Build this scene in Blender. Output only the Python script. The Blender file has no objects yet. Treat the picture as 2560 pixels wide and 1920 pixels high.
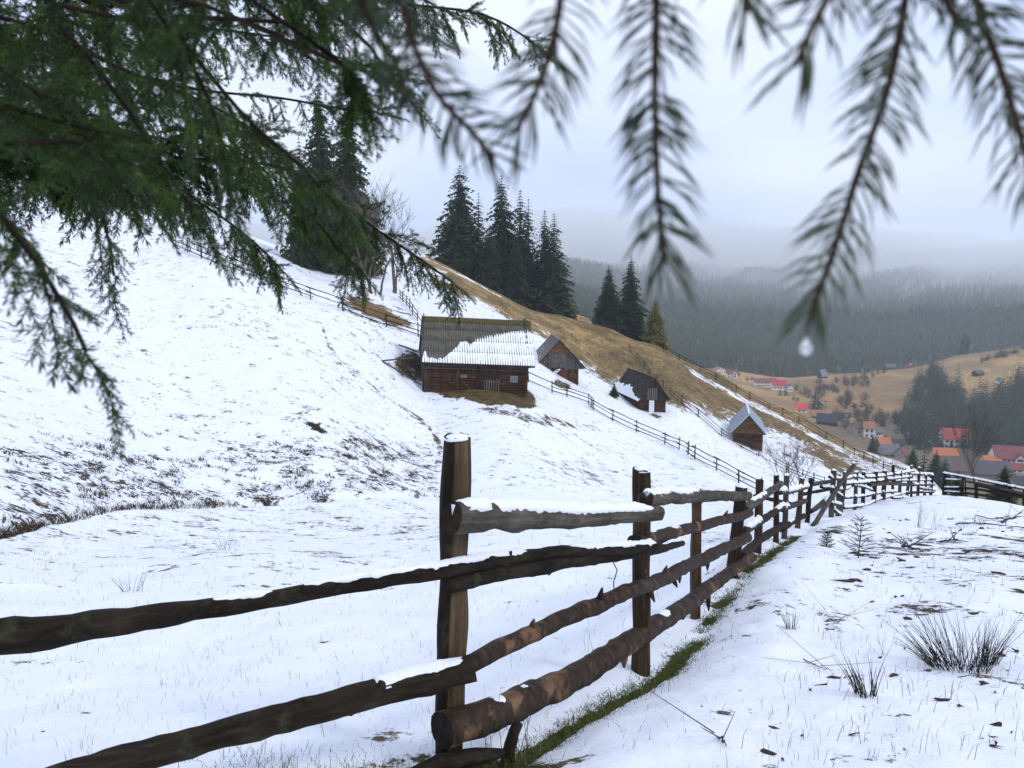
import bpy, bmesh, math, random
import numpy as np
from mathutils import Vector, Matrix, noise as mnoise

scene = bpy.context.scene
R = math.radians
EYE = 1.5          # eye height above the datum; ground at the camera is near 0
F = 1934.0         # focal length in pixels of the 2560 wide photograph

# ------------------------------------------------------------------ camera
cam_data = bpy.data.cameras.new('camera')
cam = bpy.data.objects.new('camera', cam_data)
scene.collection.objects.link(cam)
cam.location = (0, 0, EYE)
PITCH = R(9.0)      # the phone looks down a little: the true horizon is at row 654
cam.rotation_euler = (R(90) - PITCH, 0, 0)
cam_data.sensor_width = 36.0
cam_data.lens = 36.0 * F / 2560.0
cam_data.clip_start = 0.05
cam_data.clip_end = 20000
cam_data.dof.use_dof = True
cam_data.dof.focus_distance = 5.0
cam_data.dof.aperture_fstop = 10.5
cam_data.dof.aperture_blades = 0
scene.camera = cam

# ------------------------------------------------------------------ world, sun, exposure
SUN_EL, SUN_AZ = 42.0, 118.0          # degrees; azimuth from +Y towards +X
world = bpy.data.worlds.new('World')
scene.world = world
world.use_nodes = True
nt = world.node_tree
nt.nodes.clear()
out = nt.nodes.new('ShaderNodeOutputWorld')
bg = nt.nodes.new('ShaderNodeBackground')
sky = nt.nodes.new('ShaderNodeTexSky')
sky.sky_type = 'NISHITA'
sky.sun_disc = False
sky.sun_elevation = R(SUN_EL)
sky.sun_rotation = R(SUN_AZ)
sky.air_density = 1.0
sky.dust_density = 3.0
sky.ozone_density = 1.0
# overcast deck: soft pale cloud over almost the whole sky, a little bluer in the thin places
tc = nt.nodes.new('ShaderNodeTexCoord')
mp = nt.nodes.new('ShaderNodeMapping')
mp.inputs['Scale'].default_value = (1.0, 1.0, 2.4)
nz = nt.nodes.new('ShaderNodeTexNoise')
nz.inputs['Scale'].default_value = 2.3
nz.inputs['Detail'].default_value = 3.0
nz.inputs['Roughness'].default_value = 0.45
ramp = nt.nodes.new('ShaderNodeValToRGB')
ramp.color_ramp.elements[0].position = 0.34
ramp.color_ramp.elements[0].color = (6.4, 7.7, 11.2, 1)
ramp.color_ramp.elements[1].position = 0.66
ramp.color_ramp.elements[1].color = (9.5, 10.3, 12.0, 1)
mix = nt.nodes.new('ShaderNodeMix')
mix.data_type = 'RGBA'
mix.inputs['Factor'].default_value = 0.90
L = nt.links.new
L(tc.outputs['Generated'], mp.inputs['Vector'])
L(mp.outputs['Vector'], nz.inputs['Vector'])
L(nz.outputs['Fac'], ramp.inputs['Fac'])
L(sky.outputs['Color'], mix.inputs['A'])
L(ramp.outputs['Color'], mix.inputs['B'])
L(mix.outputs['Result'], bg.inputs['Color'])
bg.inputs['Strength'].default_value = 0.10
L(bg.outputs['Background'], out.inputs['Surface'])

sun_data = bpy.data.lights.new('sun', 'SUN')
sun_data.energy = 1.1
sun_data.angle = R(10)
sun_data.color = (1.0, 0.97, 0.92)
sun = bpy.data.objects.new('sun', sun_data)
scene.collection.objects.link(sun)
_d = Vector((math.sin(R(SUN_AZ)) * math.cos(R(SUN_EL)), math.cos(R(SUN_AZ)) * math.cos(R(SUN_EL)), math.sin(R(SUN_EL))))
sun.rotation_euler = (-_d).to_track_quat('-Z', 'Y').to_euler()
sun.location = (0, 0, 60)

vs = scene.view_settings
vs.view_transform = 'Standard'
vs.look = 'None'
vs.exposure = 0.15
vs.gamma = 1.0
vs.use_curve_mapping = False
scene.cycles.volume_bounces = 6
scene.cycles.max_bounces = 10
scene.cycles.transparent_max_bounces = 8

# ------------------------------------------------------------------ helpers
C = scene.collection
WM = {}                       # world matrix of every object made here


def place(o, m, parent=None):
    C.objects.link(o)
    if parent is not None:
        o.parent = parent
        o.matrix_parent_inverse = WM[parent].inverted()
    o.matrix_basis = m
    WM[o] = m.copy()
    return o


def tag(o, label=None, cat=None, group=None, kind=None):
    if label: o['label'] = label
    if cat: o['category'] = cat
    if group: o['group'] = group
    if kind: o['kind'] = kind
    return o


def empty(name, loc, label=None, cat=None, group=None, rz=0.0):
    o = bpy.data.objects.new(name, None)
    o.empty_display_size = 0.3
    place(o, Matrix.Translation(Vector(loc)) @ Matrix.Rotation(rz, 4, 'Z'))
    return tag(o, label, cat, group)


CP_, SP_ = math.cos(PITCH), math.sin(PITCH)


def P(px, py, d):
    """point seen at a pixel of the photograph, d metres ahead (measured level)"""
    k = (960 - py) / F
    s = d / (CP_ + k * SP_)
    return Vector(((px - 1280) / F * s, d, EYE + s * (k * CP_ - SP_)))


def proj(X, Y, Z):
    """picture position of world points (arrays): column, row, depth"""
    dp = np.maximum(Y * CP_ - (Z - EYE) * SP_, 0.15)
    return 1280 + X / dp * F, 960 - (Y * SP_ + (Z - EYE) * CP_) / dp * F, dp


I4 = Matrix.Identity(4)


class MB:
    """collects geometry for ONE mesh"""
    def __init__(s):
        s.v = []; s.f = []; s.mi = []
        s.cur = 0

    def add(s, verts, faces):
        b = len(s.v)
        s.v.extend([tuple(p) for p in verts])
        for f in faces:
            s.f.append(tuple(i + b for i in f)); s.mi.append(s.cur)

    def box(s, c, size, m=None):
        x, y, z = size[0] / 2, size[1] / 2, size[2] / 2
        vs_ = [Vector((sx * x, sy * y, sz * z)) for sz in (-1, 1) for sy in (-1, 1) for sx in (-1, 1)]
        c = Vector(c)
        vs_ = [((m @ p) if m is not None else p) + c for p in vs_]
        s.add(vs_, [(0, 2, 3, 1), (4, 5, 7, 6), (0, 1, 5, 4), (2, 6, 7, 3), (0, 4, 6, 2), (1, 3, 7, 5)])

    def box2(s, lo, hi):
        s.box([(a + b) / 2 for a, b in zip(lo, hi)], [abs(b - a) for a, b in zip(lo, hi)])

    def bar(s, a, b, w, h, up=(0, 0, 1)):
        a, b = Vector(a), Vector(b)
        x = (b - a); ln = x.length
        if ln < 1e-6: return
        x.normalize(); up = Vector(up)
        y = up.cross(x)
        if y.length < 1e-4: y = Vector((1, 0, 0)).cross(x)
        y.normalize(); z = x.cross(y)
        m = Matrix((x, y, z)).transposed()
        s.box((a + b) / 2, (ln, w, h), m)

    def prism(s, poly, a, b):
        """poly: list of 3D points (planar); extruded by vector from a to b"""
        n = len(poly); off = Vector(b) - Vector(a)
        p0 = [Vector(p) for p in poly]; p1 = [p + off for p in p0]
        s.add(p0 + p1, [tuple(range(n))[::-1], tuple(range(n, 2 * n))] + [(i, (i + 1) % n, n + (i + 1) % n, n + i) for i in range(n)])

    def tube(s, pts, rad, sides=8, cap=True, squash=1.0, rough=0.0, seed=0.0, phase=0.0):
        pts = [Vector(p) for p in pts]; n = len(pts)
        rings = []
        prev = None
        for i, p in enumerate(pts):
            t = (pts[min(i + 1, n - 1)] - pts[max(i - 1, 0)])
            if t.length < 1e-9: t = Vector((0, 0, 1))
            t.normalize()
            if prev is None:
                u = Vector((0, 0, 1)) if abs(t.z) < 0.9 else Vector((1, 0, 0))
                u = (u - t * u.dot(t)).normalized()
            else:
                u = (prev - t * prev.dot(t))
                u = u.normalized() if u.length > 1e-6 else Vector((1, 0, 0))
            prev = u
            w = t.cross(u)
            r = rad[i] if hasattr(rad, '__len__') else rad
            ring = []
            for k in range(sides):
                a = 2 * math.pi * k / sides + phase
                rr = r
                if rough:
                    rr *= 1 + rough * mnoise.noise(Vector((math.cos(a) * 1.3 + seed, math.sin(a) * 1.3 - seed, i * 0.55 + seed * 3)))
                ring.append(p + u * (math.cos(a) * rr) + w * (math.sin(a) * rr * squash))
            rings.append(ring)
        vs_ = [q for r_ in rings for q in r_]
        fs = []
        for i in range(n - 1):
            for k in range(sides):
                k2 = (k + 1) % sides
                fs.append((i * sides + k, i * sides + k2, (i + 1) * sides + k2, (i + 1) * sides + k))
        if cap:
            fs.append(tuple(range(sides))[::-1])
            fs.append(tuple((n - 1) * sides + k for k in range(sides)))
        s.add(vs_, fs)

    def mesh(s, name, mats, smooth=False):
        me = bpy.data.meshes.new(name)
        me.from_pydata(s.v, [], s.f)
        mats = mats if isinstance(mats, (list, tuple)) else [mats]
        for m in mats: me.materials.append(m)
        if len(mats) > 1: me.polygons.foreach_set('material_index', s.mi)
        if smooth: me.polygons.foreach_set('use_smooth', [True] * len(me.polygons))
        me.update()
        return me

    def build(s, name, mats, parent=None, m=None, smooth=False):
        o = bpy.data.objects.new(name, s.mesh(name, mats, smooth))
        return place(o, I4 if m is None else m, parent)


def np_mesh(name, v, quads=None, tris=None, mats=(), smooth=False):
    me = bpy.data.meshes.new(name)
    v = np.asarray(v, dtype=np.float32)
    me.vertices.add(len(v)); me.vertices.foreach_set('co', v.ravel())
    idx = []; starts = []; tot = 0
    if quads is not None and len(quads):
        q = np.asarray(quads, dtype=np.int32); idx.append(q.ravel()); starts.append(np.arange(len(q)) * 4 + tot); tot += q.size
    if tris is not None and len(tris):
        q = np.asarray(tris, dtype=np.int32); idx.append(q.ravel()); starts.append(np.arange(len(q)) * 3 + tot); tot += q.size
    idx = np.concatenate(idx); starts = np.concatenate(starts).astype(np.int32)
    me.loops.add(len(idx)); me.loops.foreach_set('vertex_index', idx)
    me.polygons.add(len(starts)); me.polygons.foreach_set('loop_start', starts)
    for m in mats: me.materials.append(m)
    if smooth: me.polygons.foreach_set('use_smooth', np.ones(len(starts), dtype=bool))
    me.update(calc_edges=True)
    return me


# vectorised value noise
def _hash(ix, iy, seed):
    h = (ix.astype(np.int64) * 374761393 + iy.astype(np.int64) * 668265263 + seed * 1442695041) & 0xFFFFFFFF
    h = ((h ^ (h >> 13)) * 1274126177) & 0xFFFFFFFF
    h = (h ^ (h >> 16)) & 0xFFFFFFFF
    return h / 4294967295.0


def vnoise(x, y, seed=0):
    x = np.asarray(x, float); y = np.asarray(y, float)
    ix = np.floor(x); iy = np.floor(y); fx = x - ix; fy = y - iy
    fx = fx * fx * fx * (fx * (fx * 6 - 15) + 10); fy = fy * fy * fy * (fy * (fy * 6 - 15) + 10)
    a = _hash(ix, iy, seed); b = _hash(ix + 1, iy, seed); c = _hash(ix, iy + 1, seed); d = _hash(ix + 1, iy + 1, seed)
    return (a + (b - a) * fx + (c - a) * fy + (a - b - c + d) * fx * fy) * 2 - 1


def fbm(x, y, octv=4, seed=0, gain=0.5):
    s_ = 0; amp = 1.0; tot = 0
    for k in range(octv):
        c_, sn = math.cos(0.6 * k + .3), math.sin(0.6 * k + .3)
        s_ = s_ + amp * vnoise((x * c_ - y * sn) * 2 ** k + 17.3 * k, (x * sn + y * c_) * 2 ** k - 9.1 * k, seed + k)
        tot += amp; amp *= gain
    return s_ / tot


def sstep(a, b, x):
    t = np.clip((np.asarray(x, float) - a) / (b - a), 0, 1)
    return t * t * (3 - 2 * t)


# ------------------------------------------------------------------ materials
MATS = {}


class NT:
    def __init__(s, name):
        s.m = bpy.data.materials.new(name); s.m.use_nodes = True
        s.t = s.m.node_tree; s.b = s.t.nodes['Principled BSDF']; MATS[name] = s.m

    def n(s, typ, **kw):
        nd = s.t.nodes.new(typ)
        for k, v in kw.items():
            if hasattr(nd, k) and not k[0].isupper(): setattr(nd, k, v)
            else: nd.inputs[k.replace('_', ' ')].default_value = v
        return nd

    def l(s, a, b): s.t.links.new(a, b)

    def noise(s, vec=None, scale=5, detail=4, rough=0.55, dist=0.0):
        n_ = s.n('ShaderNodeTexNoise'); n_.inputs['Scale'].default_value = scale
        n_.inputs['Detail'].default_value = detail; n_.inputs['Roughness'].default_value = rough
        n_.inputs['Distortion'].default_value = dist
        if vec is not None: s.l(vec, n_.inputs['Vector'])
        return n_.outputs['Fac']

    def ramp(s, fac, stops):
        r = s.n('ShaderNodeValToRGB'); e = r.color_ramp.elements
        while len(e) < len(stops): e.new(0.5)
        for el, (p, c) in zip(e, stops):
            el.position = p; el.color = (c[0], c[1], c[2], 1) if hasattr(c, '__len__') else (c, c, c, 1)
        s.l(fac, r.inputs['Fac']); return r.outputs['Color']

    def math(s, op, a, b=None, clamp=False):
        m_ = s.n('ShaderNodeMath'); m_.operation = op; m_.use_clamp = clamp
        for i, x in enumerate((a, b)):
            if x is None: continue
            if isinstance(x, (int, float)): m_.inputs[i].default_value = x
            else: s.l(x, m_.inputs[i])
        return m_.outputs[0]

    def mix(s, f, a, b, mode='MIX'):
        m_ = s.n('ShaderNodeMix'); m_.data_type = 'RGBA'; m_.blend_type = mode
        for k, x in (('Factor', f), ('A', a), ('B', b)):
            sock = m_.inputs[k] if k == 'Factor' else [i for i in m_.inputs if i.name == k and i.type == 'RGBA'][0]
            if isinstance(x, (int, float)): sock.default_value = x
            elif hasattr(x, '__len__'): sock.default_value = (x[0], x[1], x[2], 1)
            else: s.l(x, sock)
        return [o_ for o_ in m_.outputs if o_.type == 'RGBA'][0]

    def coords(s, kind='Object', scale=(1, 1, 1)):
        t_ = s.n('ShaderNodeTexCoord'); m_ = s.n('ShaderNodeMapping')
        m_.inputs['Scale'].default_value = scale
        s.l(t_.outputs[kind], m_.inputs['Vector']); return m_.outputs['Vector']

    def world(s, scale=(1, 1, 1)):
        g = s.n('ShaderNodeNewGeometry'); m_ = s.n('ShaderNodeMapping')
        m_.inputs['Scale'].default_value = scale
        s.l(g.outputs['Position'], m_.inputs['Vector']); return m_.outputs['Vector']

    def bump(s, h, strength=0.5, dist=0.02):
        b_ = s.n('ShaderNodeBump'); b_.inputs['Strength'].default_value = strength
        b_.inputs['Distance'].default_value = dist
        s.l(h, b_.inputs['Height']); s.l(b_.outputs['Normal'], s.b.inputs['Normal'])

    def fin(s, col=None, rough=0.8, spec=0.3):
        if col is not None:
            if hasattr(col, '__len__'): s.b.inputs['Base Color'].default_value = (*col[:3], 1)
            else: s.l(col, s.b.inputs['Base Color'])
        if isinstance(rough, (int, float)): s.b.inputs['Roughness'].default_value = rough
        else: s.l(rough, s.b.inputs['Roughness'])
        s.b.inputs['Specular IOR Level'].default_value = spec
        return s.m

    def objrand(s): return s.n('ShaderNodeObjectInfo').outputs['Random']


def plain(name, col, rough=0.8, var=0.25, scale=3.0, spec=0.25):
    t = NT(name)
    n_ = t.noise(t.coords('Object'), scale, 4)
    lo = [c * (1 - var) for c in col]; hi = [min(1, c * (1 + var)) for c in col]
    return t.fin(t.ramp(n_, [(0.3, lo), (0.7, hi)]), rough, spec)
# ------------------------------------------------------------------ terrain: one sheet of ground
# control points: (pixel x, pixel y, metres ahead)
CP = [
 # knoll the camera stands on, and the line of the near fence
 (1125,1915,3.0),(1605,1670,4.55),(1741,1545,6.6),(1828,1440,8.1),(1900,1388,10.3),(1941,1356,12),(1995,1320,15),(2018,1310,16),
 (2114,1290,18.3),(2190,1256,22.5),(2250,1246,27),(2330,1242,33),(2450,1252,29.5),(2560,1264,26.5),
 (2560,1920,3.05),(2560,1600,5.5),(2560,1400,10.2),(2560,1320,15.5),(2300,1700,4.4),(2300,1450,8.6),(2200,1350,13.2),
 # meadow left of the fence
 (0,1920,3.0),(600,1920,3.0),(0,1600,5.5),(600,1600,5.5),(1200,1600,5.6),(0,1420,9.5),(600,1400,10.3),(1200,1400,11),
 (0,1345,13.2),(300,1282,20.5),(700,1252,28),(1100,1240,33.5),(1500,1232,41),(1850,1224,50),(1300,1320,17),(1600,1300,21),(1800,1275,27),
 # opposite hillside
 (0,1250,16.5),(0,1100,23),(0,900,34),(0,700,50),(0,560,68),(0,480,90),
 (300,1180,25),(400,1000,38),(400,800,52),(525,654,66),(480,575,88),
 (800,1190,31.5),(800,1100,36),(800,950,46),(800,850,56),(800,757,68),(800,690,90),
 (1050,975,61),(1330,1006,61),(1200,1060,52),(1200,1150,42),(1040,839,69),(933,802,68),
 (1200,870,76),(1200,775,104),(1030,745,92),(1340,955,76),(1500,1037,70),(1755,1155,60),(1890,1232,53),
 (1480,1120,57),(1480,1195,46),(1700,1195,52),
 (1430,957,92),(1600,1025,95),(1865,1117,98),(1690,991,104),(1784,1073,100),(1940,1164,92),(1998,1192,86),
 (1620,950,112),(1370,840,112),(1500,910,112),(1800,1020,112),(2000,1120,105),
 # the ridge
 (1040,630,140),(1150,685,139),(1250,737,138),(1400,787,134),(1520,823,132),(1640,864,130),(1800,932,127),(2000,1032,124),(2200,1141,119),(2330,1197,112),
 (2150,1200,92),(2240,1212,80),
]
# hidden ground: (pixel x, metres ahead, height above the plane of sight)
CZ = [
 (2330,60,-8.6),(2450,60,-10.8),(2450,100,-19),(2560,45,-8.5),(2560,100,-20),(2560,160,-30),
 (1040,200,22),(1250,185,2),(1250,240,-4),(1640,180,-9),(1640,240,-6),(2000,175,-21),(2000,240,-27),(2330,150,-22),(2330,200,-31),
 (800,140,25),(400,160,38),(0,160,44),(0,300,62),(400,300,52),(800,300,42),(1100,300,28),(1450,300,12),(1450,450,40),
 (0,900,140),(500,900,130),(1000,900,120),
]
# valley, village and the mountains beyond
CF = [
 (2560,1290,225),(2300,1215,260),(2210,1176,150),(2400,1130,390),(2560,1190,330),(2200,1105,430),(2160,1050,500),(2050,1012,580),
 (1980,972,690),(1850,945,760),(1750,915,860),(1660,890,960),(1560,850,900),
 (2300,1085,480),(2500,1095,450),(2560,1000,560),(2400,1000,580),(2200,1000,600),
 (2000,948,720),(2200,928,760),(2400,888,790),(2560,862,810),
 (2000,948,830),(2200,940,880),(2400,915,920),(2560,890,950),
 (1700,850,1080),(2000,880,1080),(2300,850,1150),(2560,820,1150),
 (1400,760,1050),(1700,740,1450),(2000,745,1500),(2300,740,1500),(2560,735,1500),
 (1400,665,1700),(1700,668,1900),(2000,665,1900),(2300,660,1900),(2560,655,1850),
 (1400,700,2250),(1700,705,2250),(2000,705,2250),(2300,705,2250),(2560,705,2250),(1000,690,2000),(600,670,2000),(0,620,2000),
 (1400,715,2900),(1900,715,2900),(2560,715,2900),(600,690,2900),(0,690,2900),
]


def _dom(X, Y):
    r = np.hypot(X, Y)
    th = np.arctan2(X, Y)
    a = np.abs(th); lim = 0.62
    th = np.where(a > lim, np.sign(th) * lim * (math.pi - a) / (math.pi - lim), th)
    return th * 4.0, np.log(np.maximum(r, 0.6)), r


def _fit():
    X, Y, Z = [], [], []
    for px, py, d in CP + CF:
        p = P(px, py, d); X.append(p.x); Y.append(p.y); Z.append(p.z)
    for px, d, z in CZ:
        p = P(px, 960 - (z - EYE) / d * F, d); X.append(p.x); Y.append(p.y); Z.append(p.z)
    for px in (-300, 600, 1280, 2000, 2900):            # close to the camera
        for r in (0.8, 1.6):
            X.append((px - 1280) / F * r); Y.append(r); Z.append(-0.17 * r)
    X, Y, Z = map(np.array, (X, Y, Z))
    u, v, r = _dom(X, Y)
    g = Z / r
    n = len(u)
    d2 = (u[:, None] - u) ** 2 + (v[:, None] - v) ** 2
    K = 0.5 * d2 * np.log(d2 + 1e-12)
    K += np.eye(n) * 0.0008
    Pm = np.stack([np.ones(n), u, v], 1)
    A = np.zeros((n + 3, n + 3)); A[:n, :n] = K; A[:n, n:] = Pm; A[n:, :n] = Pm.T
    sol = np.linalg.solve(A, np.concatenate([g, [0, 0, 0]]))
    return u, v, sol


_U, _V, _S = _fit()


def H0(X, Y):
    X = np.atleast_1d(np.asarray(X, float)); Y = np.atleast_1d(np.asarray(Y, float))
    res = np.empty(X.shape).ravel(); xf = X.ravel(); yf = Y.ravel()
    for i in range(0, len(xf), 20000):
        u, v, r = _dom(xf[i:i + 20000], yf[i:i + 20000])
        d2 = (u[:, None] - _U) ** 2 + (v[:, None] - _V) ** 2
        g = (0.5 * d2 * np.log(d2 + 1e-12)) @ _S[:-3] + _S[-3] + _S[-2] * u + _S[-1] * v
        res[i:i + 20000] = g * r
    return res.reshape(X.shape)


def relief(X, Y):
    """hummocks, lumps in the snow, folds of the hillside"""
    r = np.hypot(X, Y)
    z = 0.046 * fbm(X / 0.62, Y / 0.62, 3, 3) * sstep(60, 12, r) + 0.012 * fbm(X / 0.21, Y / 0.21, 2, 5) * sstep(14, 6, r)
    z = z + 0.075 * fbm(X / 1.9, Y / 1.9, 3, 9) * sstep(300, 30, r)
    z = z + 0.10 * fbm(X / 6.0, Y / 6.0, 3, 15) * sstep(3, 25, r) * sstep(2000, 150, r)
    z = z + 0.5 * fbm(X / 22.0, Y / 22.0, 3, 23) * sstep(40, 160, r)
    z = z + 9.0 * fbm(X / 240.0, Y / 180.0, 3, 31) * sstep(450, 1300, r)
    return z


def H(X, Y):
    return H0(X, Y) + relief(np.asarray(X, float), np.asarray(Y, float))


def hz(x, y): return float(H(np.array([x]), np.array([y]))[0])


_DS = np.exp(np.linspace(math.log(1.5), math.log(2900), 2600))


def hit(px, py, dmin=1.5):
    """where the line of sight through a pixel meets the ground"""
    k = (960 - py) / F; s = _DS / (CP_ + k * SP_)
    X = (px - 1280) / F * s; Z = EYE + s * (k * CP_ - SP_)
    g = H(X, _DS) - Z
    ok = np.where((g >= 0) & (_DS >= dmin))[0]
    i = ok[0] if len(ok) else len(_DS) - 1
    if i > 0 and g[i - 1] < 0:
        t = g[i - 1] / (g[i - 1] - g[i]); d = _DS[i - 1] + t * (_DS[i] - _DS[i - 1])
    else: d = _DS[i]
    x = (px - 1280) / F * d / (CP_ + k * SP_)
    return Vector((x, d, hz(x, d)))


def on_ground(px, d):
    x = (px - 1280) / F * d; z = 0.0
    for _ in range(5):
        z = hz(x, d); x = (px - 1280) / F * (d * CP_ - (z - EYE) * SP_)
    return Vector((x, d, hz(x, d)))


def make_ground():
    # angular and radial lines, close together where the ground is near or seen at a glance
    th = np.concatenate([np.linspace(-180, -48, 34)[:-1], np.linspace(-48, -36, 30)[:-1], np.linspace(-36, 36, 800), np.linspace(36, 48, 30)[1:], np.linspace(48, 180, 34)[1:-1]])
    th = np.radians(th)
    lr = np.concatenate([np.linspace(math.log(0.35), math.log(2.2), 24)[:-1], np.linspace(math.log(2.2), math.log(175), 560)[:-1], np.linspace(math.log(175), math.log(1300), 110)[:-1], np.linspace(math.log(1300), math.log(2950), 24)])
    r = np.exp(lr)
    nT, nR = len(th), len(r)
    RR, TT = np.meshgrid(r, th, indexing='ij')
    X = RR * np.sin(TT); Y = RR * np.cos(TT)
    Z = H0(X, Y)
    px, py, dp = proj(X, Y, Z)
    infront = (Y > 0.3) & (np.abs(px - 1280) < 1700)
    px = np.where(infront, px, 1280.0)
    Zr = relief(X, Y)

    bare = np.zeros_like(Z)
    col = np.zeros(Z.shape + (3,)); col[:] = (0.105, 0.078, 0.036)          # dead grass and earth

    def cur(pts): a = np.array(pts, float); return np.interp(px, a[:, 0], a[:, 1])

    def paint(mask, b, c=None):
        nonlocal bare
        m = np.clip(mask, 0, 1)
        bare[...] = np.maximum(bare, m * b)
        if c is not None:
            col[...] = col + (np.array(c) - col) * m[..., None]

    n1 = fbm(X / 5.0, Y / 5.0, 4, 41); n2 = fbm(X / 1.6, Y / 1.6, 3, 47); n3 = fbm(X / 14.0, Y / 14.0, 3, 53)
    near = RR < 60
    hill = (RR > 15) & (RR < 175) & infront
    wob = n1 * 16 + n2 * 7

    # dry grass ridge above the sheds
    low = cur([(930, 560), (1000, 600), (1045, 640), (1100, 690), (1180, 745), (1260, 790), (1340, 826), (1400, 862), (1470, 905), (1560, 950), (1640, 985), (1720, 1012), (1800, 1030), (1880, 1052), (1960, 1088), (2040, 1132), (2120, 1180), (2180, 1205)])
    band = hill & (RR > 98) & (px > 960)
    edge = sstep(52, -34, py - low + wob * 2.2 + n3 * 24)
    straw = np.array([0.30, 0.205, 0.092]); olive = np.array([0.155, 0.112, 0.050]); dark = np.array([0.085, 0.060, 0.034])
    paint(band * edge, 0.99)
    tint = sstep(-0.45, 0.45, 1.1 * n1 + 0.8 * n2)[..., None]
    bc = straw * tint + olive * (1 - tint)
    col[band] = bc[band]
    # dark scrub on the ridge flank
    scr = band * sstep(60, 10, np.abs(py - cur([(1440, 880), (1560, 905), (1700, 960), (1850, 1030), (2000, 1105), (2150, 1190)])) + n2 * 30) * sstep(1430, 1540, px) * sstep(-0.35, 0.35, n1 + n2)
    col[...] = col + (dark - col) * (scr * 0.85)[..., None]
    # thin snow lying in the dry grass: beside the ridge fence, along the skyline, in hollows
    crest = cur([(1040, 630), (1150, 685), (1250, 737), (1400, 787), (1520, 823), (1640, 864), (1800, 932), (2000, 1032), (2200, 1141), (2330, 1197)])
    fen = cur([(1600, 850), (1660, 880), (1720, 915), (1790, 955), (1850, 985), (1920, 1020), (2000, 1062), (2100, 1115), (2200, 1170), (2260, 1200)])
    s1 = sstep(9, 3, np.abs(py - fen - 7 + n2 * 4)) * sstep(1690, 1760, px)
    s2 = sstep(7, 1, np.abs(py - crest + n2 * 5)) * sstep(-.25, .35, n1) + sstep(12, 4, np.abs(py - crest)) * sstep(2080, 2180, px)
    s3 = sstep(0.15, 0.5, n3 + 0.45 * n1) * sstep(-70, -10, py - low) * 0.75
    s4 = sstep(2000, 2250, px) * sstep(-0.2, 0.3, n1) * 0.8
    bare[band] = (bare * (1 - np.clip(np.maximum.reduce([s1, s2, s3, s4]), 0, 0.93)))[band]
    # pale snow mixed with grass just under the straw band
    paint(band * sstep(75, 5, py - low + wob) * (.55 + .45 * sstep(1380, 1500, px)), 0.46 + 0.25 * n2)
    # thin snow over the whole slope, tufts showing
    slope = hill & (py < 1245)
    paint(slope * 1.0, 0.265 + 0.10 * n1)
    paint(slope * sstep(780, 1040, py) * sstep(1150, 1050, px), 0.20)
    # lumpy bank above the ditch
    ditch = cur([(-400, 1480), (0, 1335), (60, 1318), (150, 1298), (300, 1273), (500, 1262), (700, 1252), (900, 1246), (1100, 1240), (1500, 1230), (1900, 1224)])
    bk = hill * sstep(1060, 1130, py + n1 * 25) * sstep(2, -14, py - ditch) * sstep(1300, 1040, px)
    paint(bk, 0.41 + 0.13 * n1 + 0.06 * n2, (0.045, 0.034, 0.016))
    bk2 = hill * sstep(1120, 1160, py + n1 * 15) * sstep(2, -20, py - ditch) * sstep(1180, 1240, px) * sstep(1650, 1500, px)
    paint(bk2, 0.36 + 0.10 * n1, (0.05, 0.038, 0.018))
    cl = hill * np.exp(-(((px - 790) / 32) ** 2 + ((py - 1068 - (px - 790) * .5) / 9) ** 2)); paint(cl * 1.3, 0.8, (0.02, 0.016, 0.010))
    cl = hill * np.exp(-(((px - 960) / 110) ** 2 + ((py - 1185 - (px - 960) * .22) / 22) ** 2)); paint(cl, 0.53, (0.06, 0.042, 0.018))
    # ditch
    paint(hill * sstep(9, 2, np.abs(py - ditch + 4 + n2 * 3)) * sstep(1250, 700, px), 0.74 - 0.26 * sstep(250, 900, px) + .14 * n1, (0.030, 0.024, 0.012))
    # near meadow: grass tips through the snow
    mead = (py > ditch) & infront & (RR < 60)
    paint(mead * sstep(1620, 1330, py) * sstep(1500, 1100, px), 0.30 + 0.10 * n1 + .06 * n2, (0.12, 0.085, 0.045))
    paint(mead * 1.0, 0.13 + 0.08 * n2)
    # barn yard, beaten earth below the wall, track down from the door
    ytop_ = cur([(1050, 950), (1320, 978), (1345, 1000)]); ybot_ = cur([(1060, 966), (1110, 988), (1200, 1008), (1290, 1019), (1350, 1022)])
    yard = hill * sstep(-8, 4, py - ytop_) * sstep(7, -5, py - ybot_ + n2 * 8) * sstep(1035, 1085, px) * sstep(1356, 1325, px) * (RR > 50) * (RR < 72)
    paint(yard, 0.99, (0.090, 0.066, 0.026))
    yl = hill * sstep(60, 20, np.hypot(px - 1030, (py - 915) * 1.0) + n2 * 12) * (RR > 58) * (RR < 75); paint(yl, 0.80, (0.055, 0.042, 0.020))
    tr = hill * sstep(16, 3, np.abs(py - cur([(1180, 1012), (1250, 1030), (1330, 1046), (1420, 1062), (1520, 1078), (1620, 1082)]) + n2 * 10)) * sstep(1170, 1220, px) * sstep(1650, 1380, px)
    paint(tr, 0.58, (0.11, 0.078, 0.045))
    # trodden footpath down the slope
    pth = np.array([(770, 800), (805, 815), (818, 850), (840, 890), (890, 935), (950, 980), (1010, 1020), (1070, 1068), (1100, 1110), (1095, 1150), (1085, 1185)], float)
    pdx = np.full(px.shape, 1e9)
    for (ax, ay), (bx_, by_) in zip(pth[:-1], pth[1:]):
        t_ = np.clip(((px - ax) * (bx_ - ax) + (py - ay) * (by_ - ay)) / ((bx_ - ax) ** 2 + (by_ - ay) ** 2), 0, 1)
        pdx = np.minimum(pdx, np.hypot(px - ax - t_ * (bx_ - ax), (py - ay - t_ * (by_ - ay)) * 1.3))
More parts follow.
